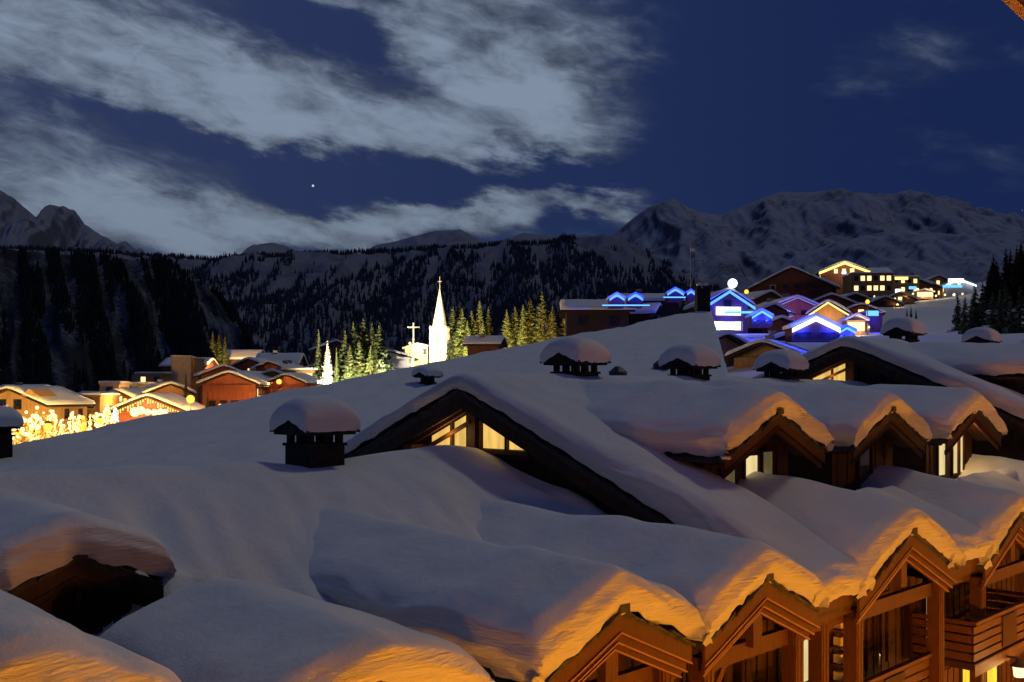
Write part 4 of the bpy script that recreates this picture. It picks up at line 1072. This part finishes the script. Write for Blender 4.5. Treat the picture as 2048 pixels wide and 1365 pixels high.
# two long roofs with blue arches
tb = chalet('chalet', 'dark chalet roof carrying two blue-lit arched dormers', 1252, 600, 150, 10, 9, 88, wall=DARKWOOD, tan=.30, rows=1, cols=2, lit=0, seed=31, balc=0, chim=0, drop=7)
tb2 = chalet('chalet', 'snowy chalet roof with one blue-lit arched dormer beside the dark stack', 1350, 588, 165, 9, 9, 88, wall=DARKWOOD, tan=.26, rows=1, cols=2, lit=0, seed=32, balc=0, chim=1, drop=7)
def arch(root_label, u, v, Y, w, rise, lab, col=LEDB, base_led=True):
    p = at(u, v, Y)
    t = thing('led_dormer', lab, 'dormer', (p.x, p.y, p.z - rise - 1.2))
    h = rise + 1.2
    for s_ in (-1, 1):
        pts = []
        for k in range(5): f_ = k / 4; pts.append((s_ * w / 2 * f_, 0, h - rise * f_ ** 1.25))
        pts2 = [(q[0], 0, q[2] - .34) for q in reversed(pts)]
        MB().prism(pts + pts2, (0, -.14, 0)).build('light_strip', col, t)
    MB().prism([(-w / 2, .02, 0), (w / 2, .02, 0), (w / 2, .02, h - rise), (0, .02, h - .05), (-w / 2, .02, h - rise)], (0, 2.5, 0)).build('wall', REDWOOD2, t)
    MB().prism([(-w / 2 - .2, -.05, h - rise), (0, -.05, h + .03), (w / 2 + .2, -.05, h - rise), (w / 2 + .2, -.05, h - rise + .3), (0, -.05, h + .36), (-w / 2 - .2, -.05, h - rise + .3)], (0, 2.6, 0)).build('roof_snow', SNOW, t)
    blue_lit(t, 0, -1.2, h - rise * .5 - .4, 130)
    return t
arch('', 1234, 589, 141, 2.1, .62, 'first blue-lit arched dormer of the pair on the dark chalet roof')
arch('', 1271, 589, 143, 2.1, .62, 'second blue-lit arched dormer of the pair, nearer the snowy roof')
arch('', 1351, 578, 155, 2.5, .75, 'single blue-lit arched dormer beside the dark stack')
arch('', 1382, 582, 162, 1.2, .4, 'small blue-lit arch behind the dark stack')
for (u, v, Y, w_, lab) in ((1252, 611, 139, 6.6, 'blue light strip along the eave under the paired arches'), (1349, 595, 152, 3.4, 'cyan light strip along the eave under the single arch')):
    p = at(u, v, Y); t = thing('eave_light', lab, 'light strip', (p.x, p.y, p.z)); MB().box(-w_ / 2, w_ / 2, -.06, .06, -.08, .08).build('tube', LEDC, t); MB().box(-w_ / 2, w_ / 2, .06, .2, -.1, .12).build('back_rail', METAL, t); blue_lit(t, 0, -.6, .8, 110)
# LED house with ball sign
tl = chalet('chalet', 'blue-lit bar chalet with glowing white sign ball on its gable', 1455, 577, 165, 7.0, 9, 8, wall=REDWOOD2, tan=.62, rows=2, cols=3, lit=.3, seed=33, balc=0, chim=0, strip=LEDB, drop=7, strip_w=.24)
za_ = tl['za']
MB().box(-2.0, 2.2, -.25, -.1, za_ - 4.0, za_ - 2.65).build('light_panel', LEDW, tl); MB().box(-3.3, 2.2, -.25, -.1, za_ - 6.4, za_ - 5.1).build('light_panel', LEDW, tl)
MB().ball((0.5, -1.0, za_ + 1.15), .78, 14, 9).build('sign_ball', LEDW, tl, True)
for x_, z_ in ((-2.2, -2.4), (2.4, -2.6), (0, -4.7)): blue_lit(tl, x_, -1.6, za_ + z_, 420)
# violet-lit big chalet with balconies
tv = chalet('chalet', 'wide violet-lit timber chalet with three balconies', 1591, 591, 190, 15.5, 12, 8, wall=REDWOOD, tan=.40, rows=3, cols=4, lit=.12, seed=34, balc=3, chim=2, strip=LEDV, drop=10, strip_w=.12)
point('led_glow', (-3, -5, tv['ze'] - 1), (.30, .18, 1.0), 1300, .5, tv); point('led_glow', (4, -5, tv['ze'] - 2), (.10, .08, 1.0), 1300, .5, tv)
chalet('chalet', 'low chalet roof tucked behind the violet-lit chalet', 1545, 606, 182, 7, 9, 20, wall=REDWOOD2, rows=0, seed=35, balc=0, chim=0)
chalet('chalet', 'timber gable with tan verge above the violet-lit chalet', 1537, 581, 215, 8, 10, 30, wall=REDWOOD2, rows=0, seed=36, balc=0, chim=1, strip=None)
chalet('chalet', 'huge dark red chalet with a long snowy roof crowning the rise', 1583, 533, 245, 19, 22, -18, wall=REDWOOD2, tan=.50, rows=2, cols=6, lit=0.0, seed=37, balc=1, chim=1, drop=14)
chalet('chalet', 'dark gable with pale verges beside the gold-lit entrance', 1662, 587, 225, 12, 10, -6, wall=REDWOOD2, tan=.42, rows=1, cols=3, lit=0, seed=38, balc=0)
chalet('chalet', 'dark low gable below the bright windowed hotel', 1708, 586, 250, 8, 10, 12, wall=REDWOOD2, tan=.36, rows=1, cols=2, lit=.0, seed=39, balc=0, chim=0)
ty = chalet('chalet', 'gold-lit gabled entrance beside the neon blue roof', 1657, 600, 165, 5.2, 8, -22, wall=TANM, tan=.66, rows=0, seed=40, balc=0, chim=0, strip=LEDY, drop=6, strip_w=.14)
point('led_glow', (0, -2, ty['za'] - 2.5), (1, .62, .2), 260, .3, ty)
# near tan chalets with V-shaped eaves
chalet('chalet', 'tan timber chalet with pale snow verge, close behind the lodge roof', 1528, 679, 118, 7.2, 9, -32, wall=TANM, tan=.40, rows=2, cols=3, lit=.15, seed=41, balc=1, chim=1, drop=8)
chalet('chalet', 'tan chalet with a small snow dormer tucked against the lodge roof', 1447, 664, 126, 7.6, 9, 30, wall=TANM, tan=.40, rows=2, cols=3, lit=.2, seed=42, balc=1, chim=1, drop=8)
chalet('chalet', 'brown chalet with a zigzag snow verge between tan and violet chalets', 1588, 661, 140, 9.0, 8, 0, wall=REDWOOD2, tan=.36, rows=2, cols=3, lit=.15, seed=43, balc=0, chim=1, drop=7)
# neon canopies
def neon(u, v, Y, w, rise, lab, col, two=True, thick=.42, slant=0.0):
    p = at(u, v, Y); t = thing('neon_canopy', lab, 'canopy', (p.x, p.y, p.z - rise - 1.5), R(slant)); h = rise + 1.5
    for lvl, c_ in ((0.0, col),) + (((-1.15, LEDC),) if two else ()):
        for s_ in (-1, 1):
            if lvl < 0 and s_ < 0: continue
            MB().prism([(0, -lvl * .4, h + lvl), (s_ * w / 2, -lvl * .4, h - rise + lvl), (s_ * w / 2, -lvl * .4, h - rise - thick + lvl), (0, -lvl * .4, h - thick + lvl)], (0, -.2, 0)).build('light_strip', c_, t)
    MB().prism([(-w / 2, .1, 0), (w / 2, .1, 0), (w / 2, .1, h - rise - .1), (0, .1, h - .1), (-w / 2, .1, h - rise - .1)], (0, 3, 0)).build('wall', REDWOOD2, t)
    MB().prism([(-w / 2 - .3, 0, h - rise), (0, 0, h + .03), (w / 2 + .3, 0, h - rise), (w / 2 + .3, 0, h - rise + .4), (0, 0, h + .45), (-w / 2 - .3, 0, h - rise + .4)], (0, 3.2, 0)).build('roof_snow', SNOW, t)
    for x_ in (-w * .26, w * .26):
        fr = MB().box(x_ - w * .17, x_ + w * .17, .02, .12, .25, h - rise - .45).build('window', METAL, t); MB().box(x_ - w * .15, x_ + w * .15, -.01, .05, .3, h - rise - .5).build('pane', PANED, fr)
    for k in range(3): MB().box(-w / 2, w / 2, -.55, -.48, .15 + k * .22, .30 + k * .22).build('rail_board', REDWOOD2, t)
    for x_ in (-w * .3, w * .3): blue_lit(t, x_, -.7, h - rise * .6 - .7, 420)
    blue_lit(t, 0, 1.5, h + 2.2, 260)
    return t
neon(1632, 634, 118, 5.6, 1.35, 'large white-blue neon canopy gable beside the packed-snow street', LEDW, True, .5)
neon(1524, 622, 150, 3.0, .9, 'small cyan neon gable between the bar chalet and violet chalet', LEDC, False, .3)
neon(1694, 655, 135, 2.2, .6, 'tiny cyan neon gable at the street edge', LEDC, False, .26)
p = at(1490, 625, 152); t = thing('eave_light', 'long cyan light tube beside the small neon gable', 'light strip', tuple(p)); MB().box(-3.0, 2.0, -.1, .1, -.16, .16).build('tube', LEDC, t); MB().box(-3.0, 2.0, .1, .25, -.2, .2).build('back_rail', METAL, t)
# upper hotel, bright
tu = chalet('chalet', 'upper hotel gable outlined in brilliant gold lights', 1688, 522, 300, 13, 14, -8, wall=REDWOOD2, tan=.40, rows=1, cols=5, lit=.6, seed=45, balc=0, chim=0, strip=LEDY, drop=10, strip_w=.36)
point('led_glow', (0, -4, tu['ze']), (1, .75, .4), 900, .5, tu)
block('hotel_block', 'tall dark hotel with a grid of glowing windows', 1745, 544, 285, 11.5, 10, -4, 16, BROWNR, rows=4, cols=6, lit=.62, seed=46, cat='hotel')
chalet('chalet', 'long snowy roof stretching behind the glowing hotel', 1770, 536, 330, 14, 12, 82, wall=REDWOOD2, tan=.35, rows=2, cols=4, lit=.5, seed=47, balc=0)
block('hotel_block', 'low gold-signed hotel wing above the ski slope', 1812, 551, 330, 9, 8, 4, 11, BROWNR, rows=3, cols=4, lit=.5, seed=48, cat='hotel')
chalet('chalet', 'chalet with lit windows and cyan sign by the head of the slope', 1832, 556, 340, 10, 9, 12, wall=REDWOOD2, tan=.35, rows=2, cols=4, lit=.55, seed=49, balc=0)
chalet('chalet', 'tan scalloped-roof chalet at the head of the slope', 1876, 550, 350, 9, 9, -4, wall=TANM, tan=.5, rows=2, cols=3, lit=.5, seed=50, balc=0)
chalet('chalet', 'white-and-blue lit chalet at the head of the slope near the conifers', 1918, 556, 345, 9, 9, -10, wall=WHITEW, tan=.42, rows=2, cols=3, lit=.5, seed=51, balc=0, strip=LEDW, strip_w=.3)
def sign(u, v, Y, w, h, col, lab, cat='light sign'):
    p = at(u, v, Y); t = thing('light_sign', lab, cat, tuple(p)); MB().box(-w / 2, w / 2, -.1, .1, -h / 2, h / 2).build('panel', col, t); MB().box(-w / 2 - .1, w / 2 + .1, .1, .3, -h / 2 - .1, h / 2 + .1).build('casing', METAL, t); return t
for a_ in ((1825, 576, 325, 2.3, .9, LEDC, 'cyan sign on the chalet by the head of the slope'), (1905, 573, 335, 6.5, .9, LEDC, 'long cyan strip sign under the white-and-blue chalet'), (1912, 562, 338, 5.2, 1.4, LEDW, 'white glowing sign on the white-and-blue chalet'),
           (1803, 557, 322, 4.2, .9, LEDY, 'gold strip sign on the hotel wing'), (1796, 585, 310, 1.6, 2.0, LEDW, 'white glowing panel at the foot of the hotel wing'), (1745, 627, 160, 1.9, .8, LEDC, 'cyan kiosk sign behind the street lamp'), (1688, 546, 290, 1.2, .7, LEDW, 'small white sign under the gold-lit gable')):
    sign(*a_)
pk = at(1747, 634, 165); block('kiosk', 'small blue-lit kiosk behind the street lamp', 1747, 622, 166, 3.0, 3, 0, 4, REDWOOD2, rows=0, seed=52, cat='kiosk')
t = bpy.data.objects['kiosk']; blue_lit(t, 0, -1.2, 2.5, 200)
# street lamps of the east quarter
for (u, v, Y, pw, lab, c_, bm, rr) in ((1735, 604, 150, 1600, 'amber street lamp on a pale pole beside the kiosk', (1, .52, .12), BULB, .32), (1493, 584, 190, 900, 'amber street lamp behind the bar chalet', (1, .5, .12), BULB, .42), (1763, 562, 290, 2500, 'white street lamp in front of the glowing hotel', (.85, .92, 1), LEDW, .62),
                               (1862, 580, 318, 1800, 'gold lamp at the head of the slope beside the tan chalet', (1, .75, .4), BULBW, .5), (1835, 580, 318, 1500, 'gold lamp at the head of the slope by the cyan sign', (1, .75, .4), BULBW, .5), (1908, 590, 310, 1200, 'gold lamp near the long cyan strip sign', (1, .7, .35), BULBW, .42), (1795, 610, 250, 700, 'warm lamp at the edge of the upper street', (1, .7, .3), BULBW, .3)):
    p = at(u, v, Y); zg = min(gz(p), p.z - 2.0); street_lamp(p.x, p.y, zg, p.z - zg - rr, pw, lab, None, c_, bm, rr)
# glowing goods and people-height lights along the street: small stall with bright front
for (u, v, Y, w_, lab) in ((1712, 655, 140, 2.6, 'bright open-fronted stall on the packed-snow street'), (1850, 590, 305, 5.0, 'bright open-fronted cabin at the foot of the tan chalet')):
    p = at(u, v, Y); t = thing('market_stall', lab, 'stall', (p.x, p.y, p.z - 1.2))
    MB().box(-w_ / 2, w_ / 2, 0, 2.2, 0, 2.2).build('wall', TANM, t); MB().box(-w_ / 2 + .15, w_ / 2 - .15, -.08, -.02, .7, 1.9).build('lit_counter', BULBW, t)
    MB().prism([(-w_ / 2 - .4, -.7, 2.1), (0, -.7, 2.9), (w_ / 2 + .4, -.7, 2.1), (w_ / 2 + .4, -.7, 2.4), (0, -.7, 3.2), (-w_ / 2 - .4, -.7, 2.4)], (0, 3.2, 0)).build('roof_snow', SNOW, t)
    point('stall_light', (0, -1.3, 1.2), (1, .75, .5), 180, .3, t)
for a_ in (('small brown chalet below the violet-lit balconies', 1560, 632, 172, 6.5, 7, 14, REDWOOD2, 91), ('timber chalet with lit windows above the kiosk', 1722, 606, 205, 7.5, 8, -14, REDWOOD, 92), ('brown chalet at the foot of the glowing hotel', 1768, 592, 250, 8, 8, 8, REDWOOD2, 93),
           ('tan chalet with bright windows under the gold-signed wing', 1800, 584, 285, 8, 8, -8, TANM, 94), ('red chalet beside the packed-snow street stall', 1722, 640, 172, 5, 6, 22, REDWOOD, 95), ('dark chalet roof behind the huge red chalet', 1640, 556, 275, 10, 9, 16, REDWOOD2, 96),
           ('lit chalet between the cyan sign and scalloped roof', 1854, 562, 345, 8, 8, 6, REDWOOD, 97), ('small lit chalet past the scalloped roof', 1897, 566, 352, 7, 8, -6, TANM, 98), ('brown chalet roof under the paired blue arches end', 1310, 606, 160, 7, 7, 70, DARKWOOD, 99)):
    chalet('chalet', a_[0], a_[1], a_[2], a_[3], a_[4], a_[5], a_[6], wall=a_[7], rows=2, cols=3, lit=.55 if a_[8] != 99 else 0, seed=a_[8], balc=1, chim=1, drop=6)
for i_, (u, v, Y) in enumerate(((1722, 652, 146), (1706, 648, 150), (1738, 655, 150), (1690, 640, 160), (1675, 626, 172), (1760, 630, 200), (1782, 606, 262), (1790, 598, 275), (1812, 592, 285), (1845, 594, 296), (1826, 588, 300), (1872, 592, 305), (1890, 590, 312), (1925, 588, 318))):
    p = at(u, v, Y); t = thing('path_lamp', ORD2[i_] + ' small warm path lamp, counting up the street from the stall', 'path lamp', (p.x, p.y, p.z - 1.6), 0, 'path lamps up the ski village street')
    MB().tube((0, 0, -1.5), (0, 0, 1.5), .05, .04, 6).build('pole', METAL, t); bulb((0, 0, 1.6), .2 * Y / 200, BULBW, t, 'globe'); MB().tube((0, 0, 1.85), (0, 0, 2.0), .22, .04, 8).build('hood', METAL, t)
    point('lamp_light', (0, -.5, 1.6), (1, .66, .28), 260, .3, t)
# magenta lamp and goal-post mast
p = at(1385, 482, 190); zg = gz(p); t = thing('lift_mast', 'tall pale twin mast with a crossbar behind the dark stack', 'mast', (p.x, p.y, zg)); hh = p.z - zg
MB().tube((-.42, 0, 0), (-.42, 0, hh + .0), .07, .05, 6).build('pole', PALEMETAL, t); MB().tube((.42, 0, 0), (.42, 0, hh), .05, .03, 6).build('pole', METAL, t); MB().box(-.42, .5, -.06, .06, hh - 2.0, hh - 1.55).build('crossbar', PALEMETAL, t)

# ================================================================== LIT SQUARE in the west
def festive(u, v, Y, h, r_, n, lab, bm=BULB, bl=.22, cone=False, pw=260, seed=1):
    """tree strung with lamps; (u, v) is its top"""
    r = random.Random(seed); p = at(u, v, Y); zb_ = p.z - h
    t = thing('festive_tree', lab, 'lit tree', (p.x, p.y, zb_), 0, 'lamp-strung trees on the square')
    MB().tube((0, 0, 0), (0, 0, h * .85), .16, .05, 7).build('trunk', BARK, t)
    br = MB()
    for k in range(9):
        a = k * 2.4; z0 = h * (.35 + .05 * k); rr = r_ * (1 - .08 * k) if not cone else r_ * (1 - k / 10)
        br.tube((0, 0, z0), (math.cos(a) * rr, math.sin(a) * rr, z0 + h * (.12 if not cone else -.04)), .05, .02, 5)
    br.build('branches', BARK, t)
    for k in range(n):
        a = r.random() * 6.28
        if cone: f_ = r.random(); rr = r_ * (1 - f_) + .1; z = h * (.12 + .86 * f_)
        else: q = r.random() ** .6; rr = r_ * q; z = h * (.42 + .56 * r.random() * math.sqrt(1 - q * q * .8))
        bulb((math.cos(a) * rr, math.sin(a) * rr, z), bl * r.uniform(.45, 1.05), bm, t)
    point('tree_glow', (0, -r_ * .8 - .5, h * .6), (1, .62, .16), pw, .4, t)
    return t
FE = [(40, 812, 118, 6.5, 2.6, 46, 'large tree thick with white-gold lamps beside the lodge chimney', BULBW, .34, False), (20, 816, 125, 5.5, 1.2, 12, 'slim lamp-strung tree behind the lodge chimney', BULB, .24, False),
      (72, 810, 130, 6, .6, 3, 'single globe light on a bare stem beside the gold-lamped tree', BULBW, .42, False), (95, 816, 128, 5.5, 1.3, 14, 'open lamp-strung tree with ring of bulbs', BULBW, .2, False),
      (110, 820, 122, 5, 1.0, 12, 'small lamp-strung tree next to the ring of bulbs', BULBW, .26, False), (62, 845, 112, 4, 1.6, 16, 'low amber shrub of bulbs at the roof edge', BULB, .2, False),
      (88, 850, 114, 3.6, 1.4, 16, 'second low amber shrub of bulbs further along the roof edge', BULB, .2, False), (126, 838, 120, 4, 1.6, 30, 'pale cluster of bulbs between the lamp trees', BULBW, .16, False),
      (146, 822, 126, 4.4, 1.1, 34, 'plump white-lit cone tree on the square', BULBW, .22, True), (169, 830, 128, 3.6, 1.0, 12, 'amber lamp tree beyond the plump cone tree', BULB, .34, False),
      (157, 818, 135, 5, .4, 2, 'pair of globe lamps on a bare stem behind the cone tree', BULBW, .34, False), (180, 818, 135, 5, .4, 2, 'pair of globe lamps on a bare stem near the amber lamp tree', BULBW, .34, False),
      (194, 820, 132, 4, .8, 18, 'white-lit shrub before the stair tower', BULBW, .26, False), (214, 809, 134, 4.6, 1.2, 70, 'tall brilliant white-lit cone tree beside the festive chalet', BULBW, .2, True),
      (230, 817, 136, 3.8, .7, 36, 'slim blue-white lit cone tree against the festive chalet', LEDW, .18, True), (30, 868, 105, 3, 1.8, 22, 'sprawling amber lamp shrub right behind the lodge chimney', BULB, .2, False)]
for i, f_ in enumerate(FE): festive(*f_[:9], cone=f_[9], pw=5200, seed=60 + i)
for (u, v, Y, pw, lab, rr) in ((381, 799, 140, 42000, 'dazzling amber street lamp between the festive and red chalets', .6), (558, 764, 185, 16000, 'amber street lamp before the small red chalet', .5), (96, 855, 116, 12000, 'amber street lamp low on the square', .5), (200, 842, 130, 12000, 'amber street lamp between the square and festive chalet', .4),
                            (520, 795, 165, 14000, 'amber street lamp below the big red chalet', .3), (440, 812, 150, 15000, 'amber street lamp at the foot of the big red chalet', .3), (330, 800, 190, 34000, 'amber street lamp behind the festive chalet', .3), (250, 800, 170, 30000, 'amber street lamp under the grey terrace', .3)):
    p = at(u, v, Y); zg = min(gz(p), p.z - 3.0); street_lamp(p.x, p.y, zg, p.z - zg - rr, pw, lab, None, (1, .52, .13), BULB, rr)
p = at(-2, 828, 118); sign(4, 826, 118, .9, 1.6, LEDP, 'magenta light panel behind the lodge chimney')

# ================================================================== CONIFERS
def conifer_mesh(seed, h=10.0, r_=2.2, tiers=30, per=13):
    r = random.Random(seed); m = MB()
    for k in range(tiers):
        f_ = k / (tiers - 1); z = h * (.07 + .90 * f_); rad = r_ * (1 - f_) ** .85 + .10
        n = max(4, int(per * (1 - f_ * .5)))
        for j in range(n):
            a = r.random() * 6.283; L_ = rad * r.uniform(.62, 1.12); dr = L_ * r.uniform(.20, .45); wd = L_ * r.uniform(.18, .30) + .07
            ca, sa = math.cos(a), math.sin(a); px, py = -sa, ca
            z0 = z + r.uniform(-.15, .15)
            for (l0, l1, w0, w1) in ((.05, .55, .5, 1.0), (.5, 1.0, 1.0, .08)):
                q = []
                for (l, ww, sg) in ((l0, w0, -1), (l0, w0, 1), (l1, w1, 1), (l1, w1, -1)):
                    q.append((ca * L_ * l + px * wd * ww * sg, sa * L_ * l + py * wd * ww * sg, z0 - dr * l ** 1.4 - (.10 * L_ if abs(ww) > .9 else 0)))
                m.poly(q)
            # hanging twigs
            for e in range(2):
                l = r.uniform(.3, .9); x, y, zz = ca * L_ * l, sa * L_ * l, z0 - dr * l
                m.poly([(x + px * wd * .8, y + py * wd * .8, zz), (x - px * wd * .8, y - py * wd * .8, zz), (x + r.uniform(-.1, .1), y, zz - .22 * L_ - .1)])
    return m
TM = [conifer_mesh(200 + i, 10, (1.9, 2.3, 1.6, 2.6)[i]) for i in range(4)]
TD = {}
def conifer(u, v, Y, h, variant, label, group, mat_=NEEDLE, wid=1.0, zb=None):
    p = at(u, v, Y); zb_ = p.z - h
    key = (variant, mat_.name)
    if key not in TD:
        me = bpy.data.meshes.new('crown'); me.from_pydata(TM[variant].v, [], TM[variant].f); me.update(); me.materials.append(mat_)
        tm = MB().tube((0, 0, -1.5), (0, 0, 9.6), .24, .03, 8); tme = bpy.data.meshes.new('trunk'); tme.from_pydata(tm.v, [], tm.f); tme.update(); tme.materials.append(BARK)
        TD[key] = (me, tme)
    t = thing('conifer', label, 'conifer', (p.x, p.y, zb_), rng.random() * 6.28, group)
    k = h / 10.0; t.scale = (k * wid, k * wid, k)
    for nm, me in zip(('crown', 'trunk'), TD[key]):
        o = bpy.data.objects.new(nm, me); C.objects.link(o); o.parent = t
    return t
ORD = ('first', 'second', 'third', 'fourth', 'fifth', 'sixth', 'seventh', 'eighth', 'ninth', 'tenth', 'eleventh')
G1 = 'green conifers between the dark chalet and the church'
for i, (u, v, Y, h, wd) in enumerate(((690, 660, 210, 13, 1), (700, 690, 200, 8, 1.1), (706, 640, 215, 15, 1), (718, 680, 202, 10, 1.1), (726, 634, 212, 16, 1.1), (741, 690, 195, 5, .9), (744, 642, 215, 14, .9), (760, 645, 210, 13, 1))):
    conifer(u, v, Y, h, i % 4, ORD[i] + ' dark green conifer of the clump counting from frosted tree to church', G1, NEEDLE, wd * 1.3)
conifer(637, 655, 205, 13, 2, 'slender dark conifer beside the snow-white tree', None, NEEDLE, .8)
conifer(655, 681, 200, 10, 0, 'snow-white frosted conifer in front of the dark conifers', None, NEEDLEW, 1.0)
conifer(673, 694, 202, 8, 2, 'thin dark conifer between the frosted tree and the green clump', None, NEEDLE, .7)
G2 = 'yellow-lit conifers on the far side of the church tower'
for i, (u, v, Y, h, wd) in enumerate(((906, 612, 255, 14, 1), (919, 600, 262, 16, .9), (924, 616, 245, 13, 1.0), (935, 640, 240, 9, 1.2), (943, 620, 250, 13, 1.1), (959, 598, 255, 16, 1), (965, 645, 240, 9, 1.1), (977, 612, 262, 14, .9))):
    conifer(u, v, Y, h, (i + 1) % 4, ORD[i] + ' yellow-lit conifer counting outward from the church tower', G2, NEEDLE, wd * 1.3)
G3 = 'brown dim conifers along the top of the lodge roof'
for i, (u, v, Y, h, wd) in enumerate(((1013, 618, 250, 12, 1.1), (1030, 612, 255, 12, 1.2), (1046, 607, 250, 12, 1), (1060, 596, 255, 14, 1.1), (1084, 582, 250, 16, 1.1), (1105, 610, 245, 11, 1), (1130, 598, 250, 13, 1), (1145, 618, 240, 9, 1), (1163, 594, 255, 13, 1.1))):
    conifer(u, v, Y, h, i % 4, ORD[i] + ' dim brown conifer beyond the lodge roof, counting away from the church', G3, NEEDLE, wd * 1.3)
G4 = 'dim conifers behind the cream slab tower'
for i, (u, v, Y, h) in enumerate(((425, 662, 270, 12), (438, 668, 272, 12), (450, 672, 270, 11))): conifer(u, v, Y, h, i % 4, ORD[i] + ' dim amber conifer behind the cream tower, counting away from it', G4, NEEDLE, 1.1)
conifer(372, 740, 165, 8, 2, 'amber-lit conifer beside the dazzling street lamp', None, NEEDLE, .7)
conifer(415, 780, 160, 5, 0, 'small dark conifer at the corner of the big red chalet', None, NEEDLE, .8)
G5 = 'dark conifers at the edge of the ski slope'
r = random.Random(11)
for i, (u, v, Y, h) in enumerate(((1915, 585, 165, 11), (1930, 592, 150, 10), (1942, 600, 140, 8), (1950, 570, 170, 13), (1965, 560, 175, 14), (1985, 582, 150, 12), (2000, 575, 155, 12), (2010, 560, 165, 14), (2022, 590, 140, 11), (2040, 570, 150, 13), (2062, 560, 150, 14))):
    conifer(u, v, Y, h, i % 4, ORD[i] + ' dark conifer at the slope edge, counting outward from the piste', G5, NEEDLE, 1.1)
G6 = 'tall black conifers on the wooded bank beyond the slope'
for i in range(34):
    u = r.uniform(1962, 2120); top = 560 - (u - 1950) * 1.15 + r.uniform(-10, 55); Y = r.uniform(230, 300)
    conifer(u, max(top, 440), Y, r.uniform(15, 20), i % 4, 'tall black conifer on the wooded bank beyond the ski slope', G6, NEEDLED, 1.15)
for (u, v, h) in ((1822, 612, 2.5), (1832, 618, 2.2), (1814, 616, 1.8)): conifer(u, v, 190, h, 0, 'tiny bare dark sapling on the open ski slope', 'saplings on the ski slope', NEEDLED, .8)
# ground floodlights that light the clumps (hidden by the lodge roof)
for (u, v, Y, pw, lab, c_, tu, tv, tY) in ((700, 770, 180, 230000, 'warm ground floodlight aimed at the green conifer clump', (1, .80, .40), 725, 690, 212), (655, 765, 186, 40000, 'pale ground floodlight below the frosted conifer', (1, .92, .78), 655, 710, 200), (930, 722, 215, 330000, 'yellow ground floodlight aimed at the conifers by the church', (1, .74, .28), 940, 640, 252),
                                      (1070, 702, 215, 150000, 'amber ground floodlight below the brown conifers', (1, .52, .16), 1085, 630, 250), (438, 735, 250, 80000, 'amber ground floodlight below the conifers behind the cream tower', (1, .55, .18), 438, 690, 271), (775, 738, 203, 26000, 'white ground floodlight before the low hall', (1, .88, .7), 785, 705, 226)):
    p = at(u, v, Y); zg = gz(p); flood(p.x, p.y, max(zg, p.z - 2.0), at(tu, tv, tY), pw, c_, lab, 62)
conifer(1089, 642, 200, 2.6, 0, 'tiny cream-lit conifer tip showing above the lodge roof', None, NEEDLEW, 1.2)
chalet('chalet', 'low roof with golden underside just beyond the lodge roof', 1184, 622, 170, 5.5, 6, 6, wall=TANM, rows=0, seed=81, balc=0, chim=0, drop=4)
chalet('chalet', 'blue-tinted snow roof just showing above the lodge roof', 1000, 672, 200, 6, 6, 80, wall=REDWOOD2, rows=0, seed=82, balc=0, chim=1, drop=4, side=False)
